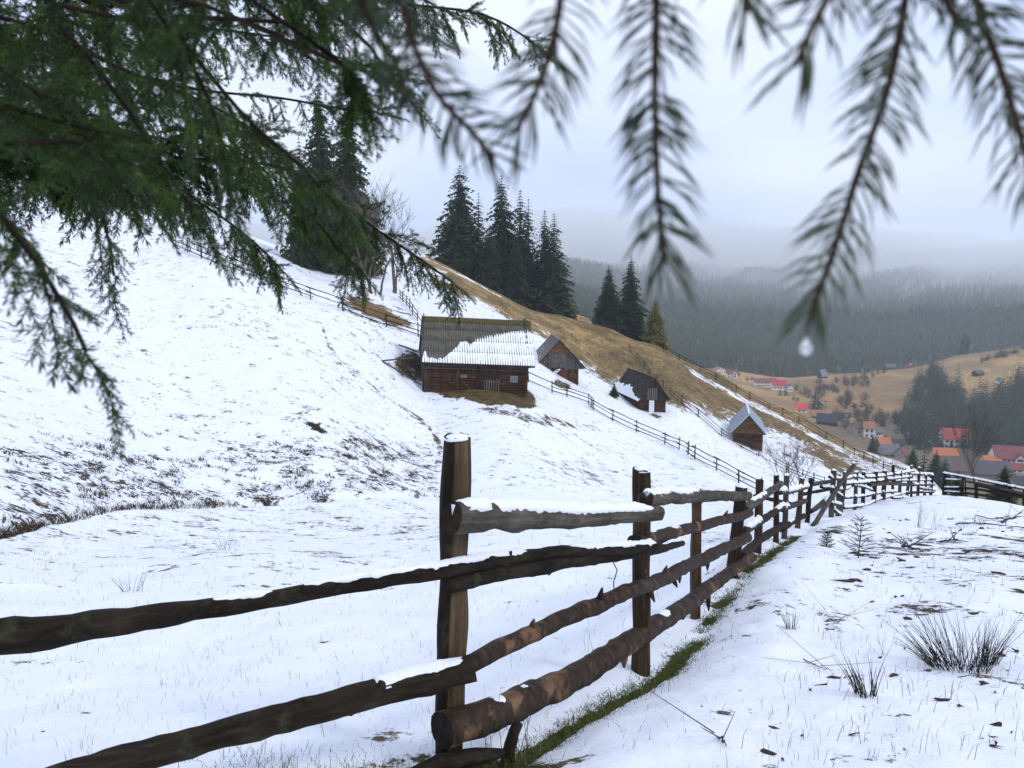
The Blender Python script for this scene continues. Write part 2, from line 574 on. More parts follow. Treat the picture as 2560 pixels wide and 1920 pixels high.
    paint(hill * sstep(13, 1, pdx + n2 * 5) * (RR < 90), 0.52, (0.10, 0.075, 0.05))
    # earth under the bare trees left of the barn
    tp = hill * sstep(85, 15, np.hypot((px - 935) * 0.62, (py - 778 - (px - 935) * .30) * 1.9) + n2 * 30 + n1 * 18) * (RR > 68) * (RR < 110)
    paint(tp, 0.97, (0.135, 0.088, 0.034))
    for sx, sy, sr in ((1405, 962, 40), (1640, 1040, 26), (1880, 1122, 22), (1965, 1138, 22)):
        paint(hill * sstep(sr, sr * .4, np.hypot((px - sx), (py - sy - (px - sx) * .35) * 3) + n2 * 8) * (RR > 80), 0.7, (0.085, 0.06, 0.026))
    # right foreground: dirt and litter on the snow
    rf = infront & (px > 1750) & (RR < 36)
    paint(rf * sstep(1500, 1380, py) * sstep(1290, 1340, py) * sstep(2000, 2180, px), 0.36 + 0.13 * n1 + 0.08 * n2, (0.045, 0.028, 0.018))
    paint(rf * np.exp(-(((px - 2090) / 70) ** 2 + ((py - 1330) / 16) ** 2)), 0.46, (0.05, 0.03, 0.018))
    paint(rf * 1.0, 0.23 + 0.10 * n2, (0.06, 0.045, 0.025))
    # trodden line under the near fence stays green
    fx = np.array([-0.47, 0.82, 1.67, 2.42, 3.46, 4.29, 6.36, 8.07]); fy = np.array([2.6, 4.55, 6.6, 8.1, 10.3, 12.0, 16.0, 18.3])
    fdist = X - np.interp(Y, fy, fx) - 0.16
    paint(infront * sstep(0.10, 0.02, np.abs(fdist + n2 * 0.07)) * (Y < 13.5) * (Y > 2.3) * sstep(-.45, .15, fbm(Y * 1.7, Y * 0, 3, 16)), 0.80, (0.060, 0.066, 0.022))
    Zr = Zr - 0.05 * np.exp(-(fdist / 0.15) ** 2) * (Y < 18) * (Y > 1)
    Zr = Zr + 0.06 * np.exp(-((fdist - 0.55) / 0.35) ** 2) * (Y < 18) * (Y > 1)
    paint(infront * (RR < 6) * np.exp(-((X + 0.15) / 0.55) ** 2 - ((Y - 2.85) / 0.28) ** 2), 0.62, (0.06, 0.062, 0.02))
    # hummocks stand proud where they are bare, the ditch is a real trench
    Zr = Zr + 0.10 * bk * np.maximum(n2, -0.2) * (RR < 60)
    Zr = Zr - 0.35 * hill * np.exp(-((py - ditch + 4) / 7.0) ** 2) * sstep(1200, 500, px)

    # valley and mountains: no snow lies there
    far = RR > 178
    bare[far] = 1.0
    v1 = fbm(X / 60, Y / 60, 4, 61); v2 = fbm(X / 18, Y / 18, 3, 67)
    ochre = np.array([0.40, 0.265, 0.110]); green = np.array([0.14, 0.125, 0.055]); floor_ = np.array([0.165, 0.125, 0.080])
    w = sstep(-0.3, 0.4, v1 + 0.4 * v2)[..., None]
    fc = ochre * w + np.array([0.24, 0.155, 0.075]) * (1 - w)
    hillm = sstep(1075, 1035, py)[..., None]
    fl = floor_ * (1 - sstep(0, .5, v2)[..., None]) + green * sstep(0, .5, v2)[..., None]
    fc = fl * (1 - hillm) + fc * hillm
    mt = sstep(900, 1020, RR)[..., None]
    fc = fc * (1 - mt) + np.array([0.022, 0.030, 0.022]) * mt
    col[far] = fc[far]

    co = np.stack([X, Y, Z + Zr], -1).reshape(-1, 3)
    i = np.arange((nR - 1))[:, None] * nT; j = np.arange(nT)[None, :]
    j2 = (j + 1) % nT
    quads = np.stack([i + j, i + nT + j, i + nT + j2, i + j2], -1).reshape(-1, 4)[:, ::-1]
    # close the small hole under the camera
    cidx = len(co); co = np.vstack([co, [[0, 0, float(np.mean((Z + Zr)[0]))]]])
    k = np.arange(nT); tris = np.stack([np.full(nT, cidx), k, (k + 1) % nT], -1)[:, ::-1]
    me = np_mesh('ground', co, quads, tris, [ground_mat()], smooth=True)
    a = me.attributes.new('bare', 'FLOAT', 'POINT'); a.data.foreach_set('value', np.append(bare.ravel(), 0).astype(np.float32))
    c4 = np.ones((len(co), 4), np.float32); c4[:-1, :3] = col.reshape(-1, 3)
    a = me.attributes.new('soil', 'FLOAT_COLOR', 'POINT'); a.data.foreach_set('color', c4.ravel())
    o = bpy.data.objects.new('ground', me)
    place(o, I4); tag(o, kind='structure')
    return o


def ground_mat():
    t = NT('ground_snow_and_grass')
    w = t.world()
    at = t.n('ShaderNodeAttribute'); at.attribute_name = 'bare'
    sc = t.n('ShaderNodeAttribute'); sc.attribute_name = 'soil'
    big = t.noise(w, 1.15, 6, 0.62)
    fine = t.noise(w, 5.5, 6, 0.66)
    tiny = t.noise(w, 34, 3, 0.6)
    n_ = t.math('ADD', t.math('MULTIPLY', big, 0.42), t.math('ADD', t.math('MULTIPLY', fine, 0.42), t.math('MULTIPLY', tiny, 0.16)))
    n_ = t.math('MULTIPLY', t.math('SUBTRACT', n_, 0.345), 3.2)                     # about 0..1
    lim = t.math('SUBTRACT', 1.0, at.outputs['Fac'])
    d = t.math('MULTIPLY', t.math('ADD', t.math('SUBTRACT', n_, lim), 0.045), 11.0, clamp=True)
    # at bare = 1 no snow at all
    full = t.math('MULTIPLY', t.math('SUBTRACT', at.outputs['Fac'], 0.86), 7.5, clamp=True)
    m_ = t.math('MAXIMUM', d, full)
    var = t.ramp(t.noise(w, 2.6, 6, 0.7), [(0.32, (0.36, 0.34, 0.32)), (0.48, (0.95, 0.95, 0.95)), (0.68, (1.7, 1.65, 1.55))])
    var2 = t.ramp(t.noise(w, 0.55, 6, 0.7), [(0.3, (0.55, 0.56, 0.58)), (0.7, (1.45, 1.42, 1.38))])
    soil = t.mix(1.0, t.mix(1.0, sc.outputs['Color'], var, 'MULTIPLY'), var2, 'MULTIPLY')
    snow = t.ramp(t.noise(w, 0.7, 4), [(0.3, (0.77, 0.795, 0.85)), (0.7, (0.83, 0.85, 0.885))])
    col = t.mix(m_, snow, soil)
    h = t.math('ADD', t.math('MULTIPLY', t.noise(w, 7, 5, 0.55), 0.55), t.math('MULTIPLY', t.noise(w, 45, 3, 0.6), 0.10))
    h = t.math('SUBTRACT', h, t.math('MULTIPLY', m_, 0.30))
    t.bump(h, 0.75, 0.045)
    t.fin(col, 0.85, 0.12)
    return t.m


ground = make_ground()


# ------------------------------------------------------------------ air: even haze, low cloud on the mountain
def volume_mat(name, col, dens, aniso=0.0):
    m = bpy.data.materials.new(name); m.use_nodes = True; t = m.node_tree
    t.nodes.clear()
    o = t.nodes.new('ShaderNodeOutputMaterial'); v = t.nodes.new('ShaderNodeVolumePrincipled')
    v.inputs['Color'].default_value = (*col, 1); v.inputs['Density'].default_value = dens
    v.inputs['Anisotropy'].default_value = aniso
    t.links.new(v.outputs['Volume'], o.inputs['Volume'])
    m.cycles.homogeneous_volume = True
    return m


def make_haze():
    b = MB(); b.box2((-3100, -3100, -330), (3100, 3100, 175))
    o = b.build('haze', volume_mat('haze_air', (0.88, 0.95, 1.0), 0.00022, 0.1))
    tag(o, kind='stuff'); o.display_type = 'WIRE'


def cloud_blob(name, c, size, seed, dens, amp=0.35, sub=5, rz=0.0):
    bm = bmesh.new(); bmesh.ops.create_icosphere(bm, subdivisions=sub, radius=1.0)
    for v in bm.verts:
        p = v.co.copy()
        n_ = mnoise.fractal(p * 2.1 + Vector((seed, -seed * 2, seed * .5)), 0.9, 2.0, 4)
        v.co = p * (1 + amp * n_)
        if v.co.z < 0: v.co.z *= 0.75
    me = bpy.data.meshes.new(name); bm.to_mesh(me); bm.free()
    for p in me.polygons: p.use_smooth = True
    me.materials.append(volume_mat(name + '_vapour', (1.0, 1.0, 1.0), dens))
    o = bpy.data.objects.new(name, me)
    place(o, Matrix.Translation(Vector(c)) @ Matrix.Rotation(rz, 4, 'Z') @ Matrix.Diagonal((size[0], size[1], size[2], 1)))
    return tag(o, kind='stuff')


def make_cloud(name='low_cloud', y0=1480, y1=2080, zm=24, lo=84, hi=40, dens=0.0048, seed=0):
    # a thin ragged sheet of stratus that hides the top of the mountain
    nx, ny = 300, 60
    xs = np.linspace(-2000, 2600, nx); ys = np.linspace(y0, y1, ny)
    Xc, Yc = np.meshgrid(xs, ys, indexing='ij')
    w1 = fbm(Xc / 190, Yc / 1300, 6, 71 + seed, 0.60); w2 = fbm(Xc / 620, Yc / 2500, 3, 77 + seed); w3 = fbm(Xc / 420, Yc / 1800, 5, 99 + seed, .55)
    ex = sstep(0, .06, np.minimum((Xc + 2000) / 4600, (2600 - Xc) / 4600)) * sstep(y0, y0 + 160, Yc) * sstep(y1, y1 - 120, Yc)
    zb = zm - ex * np.maximum(0, lo + 70 * w2 + 85 * w1)
    zt = zm + .5 + ex * np.maximum(0, hi + 95 * w3)
    n = nx * ny
    co = np.vstack([np.stack([Xc, Yc, zb], -1).reshape(-1, 3), np.stack([Xc, Yc, zt], -1).reshape(-1, 3)])
    I, J = np.meshgrid(np.arange(nx - 1), np.arange(ny - 1), indexing='ij')
    a = (I * ny + J).ravel(); b_ = ((I + 1) * ny + J).ravel(); c_ = ((I + 1) * ny + J + 1).ravel(); d_ = (I * ny + J + 1).ravel()
    q = [np.stack([a, d_, c_, b_], -1), np.stack([a + n, b_ + n, c_ + n, d_ + n], -1)]
    ring = [i * ny for i in range(nx)] + [(nx - 1) * ny + j for j in range(1, ny)] + [i * ny + ny - 1 for i in range(nx - 2, -1, -1)] + [j for j in range(ny - 2, 0, -1)]
    ring = np.array(ring); r2 = np.roll(ring, -1)
    q.append(np.stack([ring, r2, r2 + n, ring + n], -1))
    me = np_mesh(name, co, np.vstack(q), None, [volume_mat(name + '_vapour', (1.0, 1.0, 1.0), dens, 0.3)], smooth=True)
    o = bpy.data.objects.new(name, me); place(o, I4); tag(o, kind='stuff')


make_haze()
make_cloud()
make_cloud('thin_mist', 1180, 1560, -30, 60, 70, 0.0013, 40)
for i, (px, py, dd, sx, sy, sz, tilt) in enumerate(((2390, 735, 1500, 60, 60, 70, .9), (2330, 700, 1560, 130, 80, 38, .35), (2470, 705, 1560, 120, 80, 45, -.2), (2050, 715, 1520, 120, 70, 28, .5), (1960, 700, 1580, 130, 80, 34, .3), (2230, 765, 1450, 60, 50, 22, .7), (1750, 700, 1600, 160, 80, 30, .2), (2560, 690, 1560, 150, 90, 50, 0))):
    p = P(px, py, dd)
    o = cloud_blob('mist_wisp', p, (sx, sy, sz), i * 7.3, 0.0042, .55, 4)
    o.matrix_basis = Matrix.Translation(p) @ Matrix.Rotation(-tilt, 4, 'Y') @ Matrix.Diagonal((sx, sy, sz, 1))


# ------------------------------------------------------------------ wood, bark, snow
def wood_mat(name, c0, c1, c2, bumpk=0.6, dist=0.006, rough=0.85, grain=(1.6, 26, 26), moss=None):
    t = NT(name)
    g = t.coords('Object', grain); o = t.coords('Object')
    rnd = t.objrand()
    sh = t.n('ShaderNodeVectorMath'); sh.operation = 'ADD'
    t.l(g, sh.inputs[0])
    cx = t.n('ShaderNodeCombineXYZ'); t.l(t.math('MULTIPLY', rnd, 37.0), cx.inputs[0]); t.l(cx.outputs[0], sh.inputs[1])
    n1 = t.noise(sh.outputs[0], 1.0, 6, 0.65, 0.6); n2 = t.noise(o, 3.2, 5, 0.6)
    n3 = t.noise(sh.outputs[0], 3.4, 3, 0.6)
    col = t.ramp(n1, [(0.30, c0), (0.52, c1), (0.75, c2)])
    col = t.mix(t.math('MULTIPLY', t.math('SUBTRACT', n2, 0.40), 2.2, clamp=True), t.mix(1.0, col, (0.42, 0.42, 0.44), 'MULTIPLY'), col)
    br = t.ramp(rnd, [(0.0, (0.72, 0.72, 0.74)), (1.0, (1.25, 1.2, 1.12))])
    col = t.mix(1.0, col, br, 'MULTIPLY')
    if moss:
        gm = t.n('ShaderNodeNewGeometry'); sx = t.n('ShaderNodeSeparateXYZ'); t.l(gm.outputs['Normal'], sx.inputs[0])
        mm = t.math('MULTIPLY', t.math('SUBTRACT', t.noise(o, 9, 5, 0.65), moss[3]), 7.0, clamp=True)
        col = t.mix(mm, col, moss[:3])
    t.bump(t.math('ADD', t.math('MULTIPLY', n1, 0.6), t.math('MULTIPLY', n3, 0.4)), bumpk, dist)
    return t.fin(col, rough, 0.12)


M_BARK = wood_mat('dark_bark', (0.014, 0.009, 0.006), (0.04, 0.027, 0.018), (0.095, 0.068, 0.048), 1.0, 0.012, 0.7, (9, 22, 22))
M_BARKM = wood_mat('mossy_bark', (0.012, 0.009, 0.006), (0.034, 0.026, 0.017), (0.075, 0.06, 0.042), 1.0, 0.010, 0.8, (4, 24, 24), (0.040, 0.043, 0.022, 0.57))
M_GREY = wood_mat('weathered_grey_wood', (0.041, 0.036, 0.030), (0.115, 0.105, 0.089), (0.230, 0.213, 0.186), 0.9, 0.006, 0.85, (1.2, 34, 34), (0.052, 0.060, 0.030, 0.60))
M_SPLIT = wood_mat('split_brown_wood', (0.054, 0.035, 0.019), (0.155, 0.108, 0.061), (0.270, 0.203, 0.124), 0.9, 0.006, 0.8, (1.3, 30, 30))
M_ORANGE = wood_mat('stripped_orange_wood', (0.04, 0.02, 0.01), (0.115, 0.06, 0.028), (0.21, 0.12, 0.06), 0.6, 0.004, 0.6, (3, 14, 14))
M_POST = wood_mat('post_bark', (0.027, 0.019, 0.012), (0.074, 0.050, 0.031), (0.169, 0.115, 0.070), 1.0, 0.010, 0.85, (2.5, 26, 26))
M_END = wood_mat('sawn_end', (0.012, 0.009, 0.007), (0.035, 0.025, 0.018), (0.085, 0.062, 0.042), 0.6, 0.004, 0.85, (12, 12, 12))


def bark_patch_mat():
    """dark bark with orange patches where it has peeled"""
    t = NT('peeling_bark')
    o = t.coords('Object', (1.0, 1.0, 1.0)); o2 = t.coords('Object', (16, 9, 9))
    n0 = t.noise(o, 3.6, 5, 0.6, 0.4); n1 = t.noise(o2, 1.6, 5, 0.65)
    bark = t.ramp(n1, [(0.3, (0.010, 0.006, 0.004)), (0.55, (0.038, 0.024, 0.015)), (0.75, (0.092, 0.062, 0.042))])
    wood = t.ramp(t.noise(t.coords('Object', (2, 22, 22)), 1.0, 5), [(0.3, (0.085, 0.045, 0.022)), (0.7, (0.21, 0.125, 0.065))])
    m_ = t.math('MULTIPLY', t.math('SUBTRACT', n0, 0.575), 14, clamp=True)
    t.bump(t.math('SUBTRACT', t.math('MULTIPLY', n1, 0.7), t.math('MULTIPLY', m_, 0.5)), 1.0, 0.012)
    return t.fin(t.mix(m_, bark, wood), 0.62, 0.15)


M_PEEL = bark_patch_mat()


def snow_mat():
    t = NT('lying_snow'); w = t.world()
    t.bump(t.math('ADD', t.noise(w, 26, 4, 0.6), t.math('MULTIPLY', t.noise(w, 120, 2), 0.3)), 0.8, 0.012)
    t.b.inputs['Subsurface Weight'].default_value = 0.0
    return t.fin(t.ramp(t.noise(w, 3, 3), [(0.3, (0.82, 0.85, 0.91)), (0.7, (0.88, 0.89, 0.92))]), 0.8, 0.15)


M_SNOW = snow_mat()


def catmull(pts, n):
    """resample a polyline of tuples smoothly"""
    a = np.array(pts, float); k = len(a)
    if k == 2: return [tuple(a[0] + (a[1] - a[0]) * t) for t in np.linspace(0, 1, n)]
    seg = np.concatenate([[0], np.cumsum(np.maximum(np.linalg.norm(np.diff(a[:, :3], axis=0), axis=1), 1e-6))]); seg /= seg[-1]
    res = []
    for t in np.linspace(0, 1, n):
        i = min(max(np.searchsorted(seg, t, side='right') - 1, 0), k - 2)
        u = (t - seg[i]) / (seg[i + 1] - seg[i])
        p0 = a[max(i - 1, 0)]; p1 = a[i]; p2 = a[i + 1]; p3 = a[min(i + 2, k - 1)]
        res.append(tuple(0.5 * (2 * p1 + (p2 - p0) * u + (2 * p0 - 5 * p1 + 4 * p2 - p3) * u * u + (3 * p1 - p0 - 3 * p2 + p3) * u ** 3)))
    return res


def axis_frame(a, b):
    x = (Vector(b) - Vector(a)).normalized()
    up = Vector((0, 0, 1)) if abs(x.z) < 0.95 else Vector((0, -1, 0))
    y = up.cross(x).normalized(); z = x.cross(y)
    m = Matrix((x, y, z)).transposed().to_4x4(); m.translation = Vector(a)
    return m


def snow_on(parent, path, t0, t1, thick, seed=0, width=0.85, name='snow_cap'):
    """ridge of snow lying along the top of a rail; path = [(x,y,z,r)...]"""
    n = len(path); i0, i1 = int(t0 * (n - 1)), int(t1 * (n - 1))
    seg_ = (Vector(path[1][:3]) - Vector(path[0][:3])).length
    ids = np.linspace(i0, i1, max(6, int((i1 - i0) * max(1.0, min(6.0, seg_ / .011)))))
    k = 9; vs_ = []; fs = []
    for q, fi in enumerate(ids):
        a = int(fi); b = min(a + 1, n - 1); u = fi - a
        c = np.array(path[a]) * (1 - u) + np.array(path[b]) * u
        p = Vector(c[:3]); r = c[3]
        tg = Vector(path[min(a + 1, n - 1)][:3]) - Vector(path[max(a - 1, 0)][:3]); tg.normalize()
        side = Vector((0, 0, 1)).cross(tg); side = side.normalized() if side.length > 1e-4 else Vector((1, 0, 0))
        up = tg.cross(side)
        e = min(1.0, min(q, len(ids) - 1 - q) * (i1 - i0) * seg_ / len(ids) / .05) ** 0.7
        gap_ = float(sstep(-.42, -.12, mnoise.fractal(Vector((p.x * 3.1 + seed * 5, p.y * 3.1, 3)), .8, 2, 3) + (.5 if thick > .02 else .12)))
        nz_ = mnoise.fractal(Vector((p.x * 6 + seed, p.y * 6, p.z * 6)), 0.8, 2, 4)
        nz2 = mnoise.noise(Vector((p.x * 23 + seed * 3, p.y * 23, p.z * 23)))
        nz3 = mnoise.noise(Vector((p.x * 70 + seed, p.y * 70, p.z * 70)))
        th = thick * e * gap_ * (1 + 0.60 * nz_ + 0.40 * nz2 + .3 * nz3) - (.5 * r if gap_ < .04 else 0)
        for j in range(k):
            f = j / (k - 1) * 2 - 1
            ws = width * (.35 + .65 * gap_) * (1 + 0.30 * mnoise.noise(Vector((p.x * 17 + seed, p.y * 17, 9 + (5 if f > 0 else -5)))) + .28 * mnoise.noise(Vector((p.x * 60 + seed, p.y * 60, 4 + (5 if f > 0 else -5)))))
            ang = f * ws * (1.15 if abs(f) == 1 else 1.0) * 1.15 * (0.55 + 0.45 * e)
            base = r * 0.99
            hh = base + (th * (1 - abs(f) ** 2.4) if abs(f) < 1 else -0.10 * r)
            vs_.append(p + side * (math.sin(ang) * base * 1.02) + up * (math.cos(ang) * base + max(hh - base, -0.1 * r)))
        vs_.append(p + up * (r * 0.2))
    kk = k + 1; m = len(ids)
    for q in range(m - 1):
        for j in range(kk):
            j2 = (j + 1) % kk
            fs.append((q * kk + j, (q + 1) * kk + j, (q + 1) * kk + j2, q * kk + j2))
    fs.append(tuple(range(kk))); fs.append(tuple((m - 1) * kk + j for j in range(kk))[::-1])
    b = MB(); b.add(vs_, fs)
    return b.build(name, M_SNOW, parent, smooth=True)


def rail(parent, pts, mat=M_BARK, snow=(), stubs=(), sides=16, seg=0.07, rough=0.24, squash=1.0, seed=None, name='rail', endmat=None, world_pts=False):
    """a pole of the fence from (px,py,d,r) points; local X runs along it"""
    seed = rail.k if seed is None else seed; rail.k += 1.7
    wp = [(*P(a, b, c), r) if not world_pts else (a, b, c, r) for a, b, c, r in pts]
    ln = sum((Vector(wp[i + 1][:3]) - Vector(wp[i][:3])).length for i in range(len(wp) - 1))
    n = max(5, int(ln / seg))
    path = catmull(wp, n)
    path = [(p[0] + 0.012 * mnoise.noise(Vector((i * .13, seed, 1))) * min(1, p[3] * 25), p[1], p[2] + 0.014 * mnoise.noise(Vector((i * .11, seed, 7))) * min(1, p[3] * 25), p[3]) for i, p in enumerate(path)]
    m = axis_frame(path[0][:3], path[-1][:3]); mi = m.inverted()
    b = MB()
    loc = [mi @ Vector(p[:3]) for p in path]
    rads = [p[3] * (1 + 0.10 * mnoise.noise(Vector((i * .35, seed, 3)))) for i, p in enumerate(path)]
    b.tube(loc, rads, sides, cap=False, rough=rough, seed=seed, squash=squash)
    b.cur = 1
    b.f.append(tuple(range(sides))[::-1]); b.mi.append(1)
    b.f.append(tuple((len(loc) - 1) * sides + k for k in range(sides))); b.mi.append(1)
    b.cur = 0
    rnd = random.Random(int(seed * 100) + 5)
    for tt, a0, ls in stubs:                       # broken branch stubs
        i = int(tt * (len(loc) - 1)); p = loc[i]; r = rads[i]
        tg = (loc[min(i + 1, len(loc) - 1)] - loc[max(i - 1, 0)]).normalized()
        u = Vector((0, 0, 1)); u = (u - tg * u.dot(tg)).normalized(); w = tg.cross(u)
        dr = (u * math.cos(a0) + w * math.sin(a0) + tg * rnd.uniform(-.3, .5)).normalized()
        b.tube([p + dr * r * .3, p + dr * (r + ls * .35), p + dr * (r + ls)], [r * .50, r * .34, r * .10], 7, rough=.3, seed=seed + tt)
    o = b.build(name, [mat, endmat or M_END], parent, m, smooth=True)
    for s_ in snow:
        snow_on(o, path, s_[0], s_[1], s_[2], seed, s_[3] if len(s_) > 3 else 0.85)
    return o


rail.k = 1.0


def fence_post(parent, xt, yt, xb, d, r, mat=M_POST, flat=None, cap=0.0, seed=0.0, h_extra=0.35, lean=0.0, lumpy=0.12, name='post', mat2=None):
    """post whose top shows at (xt,yt); foot at pixel column xb on the ground, d metres ahead"""
    top = P(xt, yt, d)
    foot = on_ground(xb, d)
    dirv = (foot - top).normalized()
    base = foot + dirv * h_extra
    m = axis_frame(base, top); mi = m.inverted()
    ln = (top - base).length; n = max(6, int(ln / 0.06)); sides = 18
    a0 = None
    if flat is not None:
        fn = (mi.to_3x3() @ Vector(flat)).normalized(); a0 = math.atan2(fn.z, fn.y)
    b = MB(); rows = []
    for i in range(n + 1):
        x = ln * i / n
        rr0 = r * (1.06 - 0.08 * i / n) * (1 + lumpy * mnoise.noise(Vector((i * .22, seed, 2))))
        cy = 0.012 * mnoise.noise(Vector((i * .12, seed, 31))); cz = 0.012 * mnoise.noise(Vector((i * .12, seed, 57)))
        for k in range(sides):
            a = 2 * math.pi * k / sides
            rr = rr0 * (1 + 0.10 * mnoise.noise(Vector((math.cos(a) * 2 + seed, math.sin(a) * 2, i * .10))))
            if a0 is not None:
                da = (a - a0 + math.pi) % (2 * math.pi) - math.pi
                if abs(da) < 1.05: rr = min(rr, rr0 * 0.56 / max(math.cos(da), .3))
            xx = x
            if i == n: xx += 0.014 * mnoise.noise(Vector((math.cos(a) * 2 + seed, math.sin(a) * 2, 77)))
            rows.append((xx, cy + math.cos(a) * rr, cz + math.sin(a) * rr))
    b.v = rows
    for i in range(n):
        for k in range(sides):
            k2 = (k + 1) % sides
            b.f.append((i * sides + k, i * sides + k2, (i + 1) * sides + k2, (i + 1) * sides + k))
            am = 2 * math.pi * (k + .5) / sides
            fl = a0 is not None and abs((am - a0 + math.pi) % (2 * math.pi) - math.pi) < 1.0
            b.mi.append(1 if fl else 0)
    b.f.append(tuple(n * sides + k for k in range(sides))); b.mi.append(2)
    o = b.build(name, [mat, mat2 or M_SPLIT, M_END], parent, m)
    if cap > 0:
        c = MB(); rings = 5; seg = 16; vs_ = []
        for q in range(rings + 1):
            f = q / rings
            for k in range(seg):
                a = 2 * math.pi * k / seg
                rr = r * (1.0 + 0.09 * mnoise.noise(Vector((math.cos(a) * 1.5, math.sin(a) * 1.5, seed)))) * math.cos(f * math.pi / 2 * .97)
                if a0 is not None and math.cos(a) * flat[0] + math.sin(a) * flat[1] > .5: rr *= 0.72
                zz = -0.012 + (cap + .012) * math.sin(f * math.pi / 2) * (1 + .25 * mnoise.noise(Vector((math.cos(a), math.sin(a), seed + 5))))
                vs_.append(top + Vector((math.cos(a) * rr, math.sin(a) * rr, zz)))
        fs = [(q * seg + k, q * seg + (k + 1) % seg, (q + 1) * seg + (k + 1) % seg, (q + 1) * seg + k) for q in range(rings) for k in range(seg)]
        fs.append(tuple(range(seg))[::-1]); fs.append(tuple(rings * seg + k for k in range(seg)))
        c.add(vs_, fs); c.build('snow_cap', M_SNOW, o, smooth=True)
    return o


def near_fence():
    f = empty('rail_fence', on_ground(1142, 3.0), 'near dark pole fence with snow on its rails, tall split post in front', 'fence')
    # posts
    fence_post(f, 1145, 1090, 1124, 3.0, 0.060, M_BARKM, (0.62, -0.78, 0), 0.007, 3.1, lumpy=.20)
    fence_post(f, 1605, 1172, 1603, 4.55, 0.054, M_POST, None, 0.018, 7.7)
    fence_post(f, 1741, 1222, 1739, 6.6, 0.049, M_GREY, (0.35, -0.93, 0), 0.02, 11.3, mat2=M_ORANGE)
    fence_post(f, 1854, 1216, 1830, 8.1, 0.066, M_POST, None, 0.03, 14.9, mat2=M_ORANGE)
    fence_post(f, 1900, 1200, 1893, 10.3, 0.054, M_ORANGE, None, 0.0, 17.2)
    fence_post(f, 1941, 1186, 1940, 12.0, 0.045, M_SPLIT, (-.5, -.8, 0), 0.02, 19.2, mat2=M_ORANGE)
    fence_post(f, 1967, 1186, 1961, 13.0, 0.050, M_GREY, None, 0.02, 23.3)
    fence_post(f, 2006, 1194, 1994, 15.0, 0.050, M_SPLIT, (-.3, -.9, 0), 0.02, 27.3, mat2=M_ORANGE)
    fence_post(f, 2028, 1196, 2018, 16.0, 0.050, M_BARKM, None, 0.0, 29.3)
    # long rails, left to right
    rail(f, [(-160, 1600, 2.05, .056), (0, 1589, 2.17, .053), (277, 1557, 2.33, .042), (555, 1520, 2.53, .034), (830, 1470, 2.70, .031), (1105, 1426, 2.89, .031), (1400, 1382, 3.72, .033), (1650, 1368, 4.44, .031)], M_BARKM,
         [(.22, .40, .010, .45), (.36, .56, .013, .55), (.53, .64, .015, .6), (.76, .985, .018, .6)], [(.47, 3.6, .02), (.60, .4, .015), (.70, 4.0, .015)], seg=.05)
    rail(f, [(-60, 2010, 2.05, .048), (166, 1946, 2.2, .048), (400, 1886, 2.38, .049), (720, 1795, 2.6, .052), (1000, 1718, 2.80, .056), (1105, 1690, 2.87, .057), (1188, 1668, 2.90, .052)], M_BARKM,
         [(.76, .99, .010, .75)], [(.62, .3, .02), (.78, .6, .016), (.70, 3.4, .025), (.9, 3.3, .02)], seg=.05)
    rail(f, [(1120, 1700, 3.1, .036), (1200, 1650, 3.12, .038), (1310, 1594, 3.4, .041), (1500, 1508, 3.95, .043), (1610, 1468, 4.42, .045), (1740, 1405, 6.1, .050), (1868, 1344, 8.0, .055)], M_PEEL, [],
         [(.10, .1, .035), (.20, .2, .06), (.31, .0, .06), (.42, .1, .05), (.33, 2.7, .07), (.52, 3.0, .05), (.47, 2.6, .05), (.7, 3.1, .07)], seg=.05)
    rail(f, [(1104, 1826, 2.84, .072), (1200, 1798, 2.98, .071), (1298, 1757, 3.26, .070), (1442, 1690, 3.75, .067), (1587, 1597, 4.40, .063), (1700, 1524, 5.5, .062), (1790, 1456, 6.9, .060), (1880, 1393, 8.3, .056)], M_PEEL,
         [(.05, .095, .006, .5), (.395, .44, .010, .6)], [(.28, 3.0, .06), (.33, 3.3, .04), (.12, 3.3, .03), (.55, 3.3, .06), (.7, 3.0, .14)], seg=.05, rough=.2)
    # upper rails between the first posts
    rail(f, [(1130, 1294, 2.84, .062), (1200, 1293, 3.0, .061), (1398, 1293, 3.6, .056), (1560, 1289, 4.2, .048), (1652, 1284, 4.40, .040)], M_GREY, [(.0, .965, .020, .62)], seg=.05, rough=.22, squash=.8)
    rail(f, [(1126, 1466, 2.88, .031), (1300, 1425, 3.35, .034), (1450, 1398, 3.85, .034), (1600, 1382, 4.46, .030), (1706, 1359, 5.4, .020)], M_BARKM, [(.50, .66, .010, .6)], [(.15, .2, .02), (.3, 3.4, .02)], seg=.05)
    rail(f, [(1616, 1248, 4.40, .046), (1741, 1240, 6.4, .049), (1800, 1240, 7.2, .050), (1872, 1240, 7.95, .048)], M_GREY, [(0, .55, .022, .6)], [(.1, 2.6, .03), (.6, 3.3, .02)], seg=.06)
    rail(f, [(1588, 1358, 4.38, .048), (1660, 1337, 5.3, .046), (1741, 1317, 6.45, .046), (1875, 1284, 8.0, .044)], M_PEEL, [(.14, .18, .008, .5), (.32, .40, .01, .6)], [(.75, .3, .06)], seg=.06)
    # the far bays
    rail(f, [(1862, 1274, 8.2, .055), (1905, 1243, 10.1, .056), (1950, 1210, 12.0, .050)], M_GREY, [(.25, .6, .012, .6)], seg=.1)
    rail(f, [(1858, 1330, 8.2, .050), (1905, 1300, 10.2, .050), (1958, 1266, 12.4, .048)], M_BARK, [(.1, .45, .03, .9), (.8, 1, .03, .9)], seg=.1)
    rail(f, [(1953, 1273, 12.3, .050), (2014, 1252, 15.4, .050)], M_GREY, [(0, .25, .03, .9)], seg=.1)
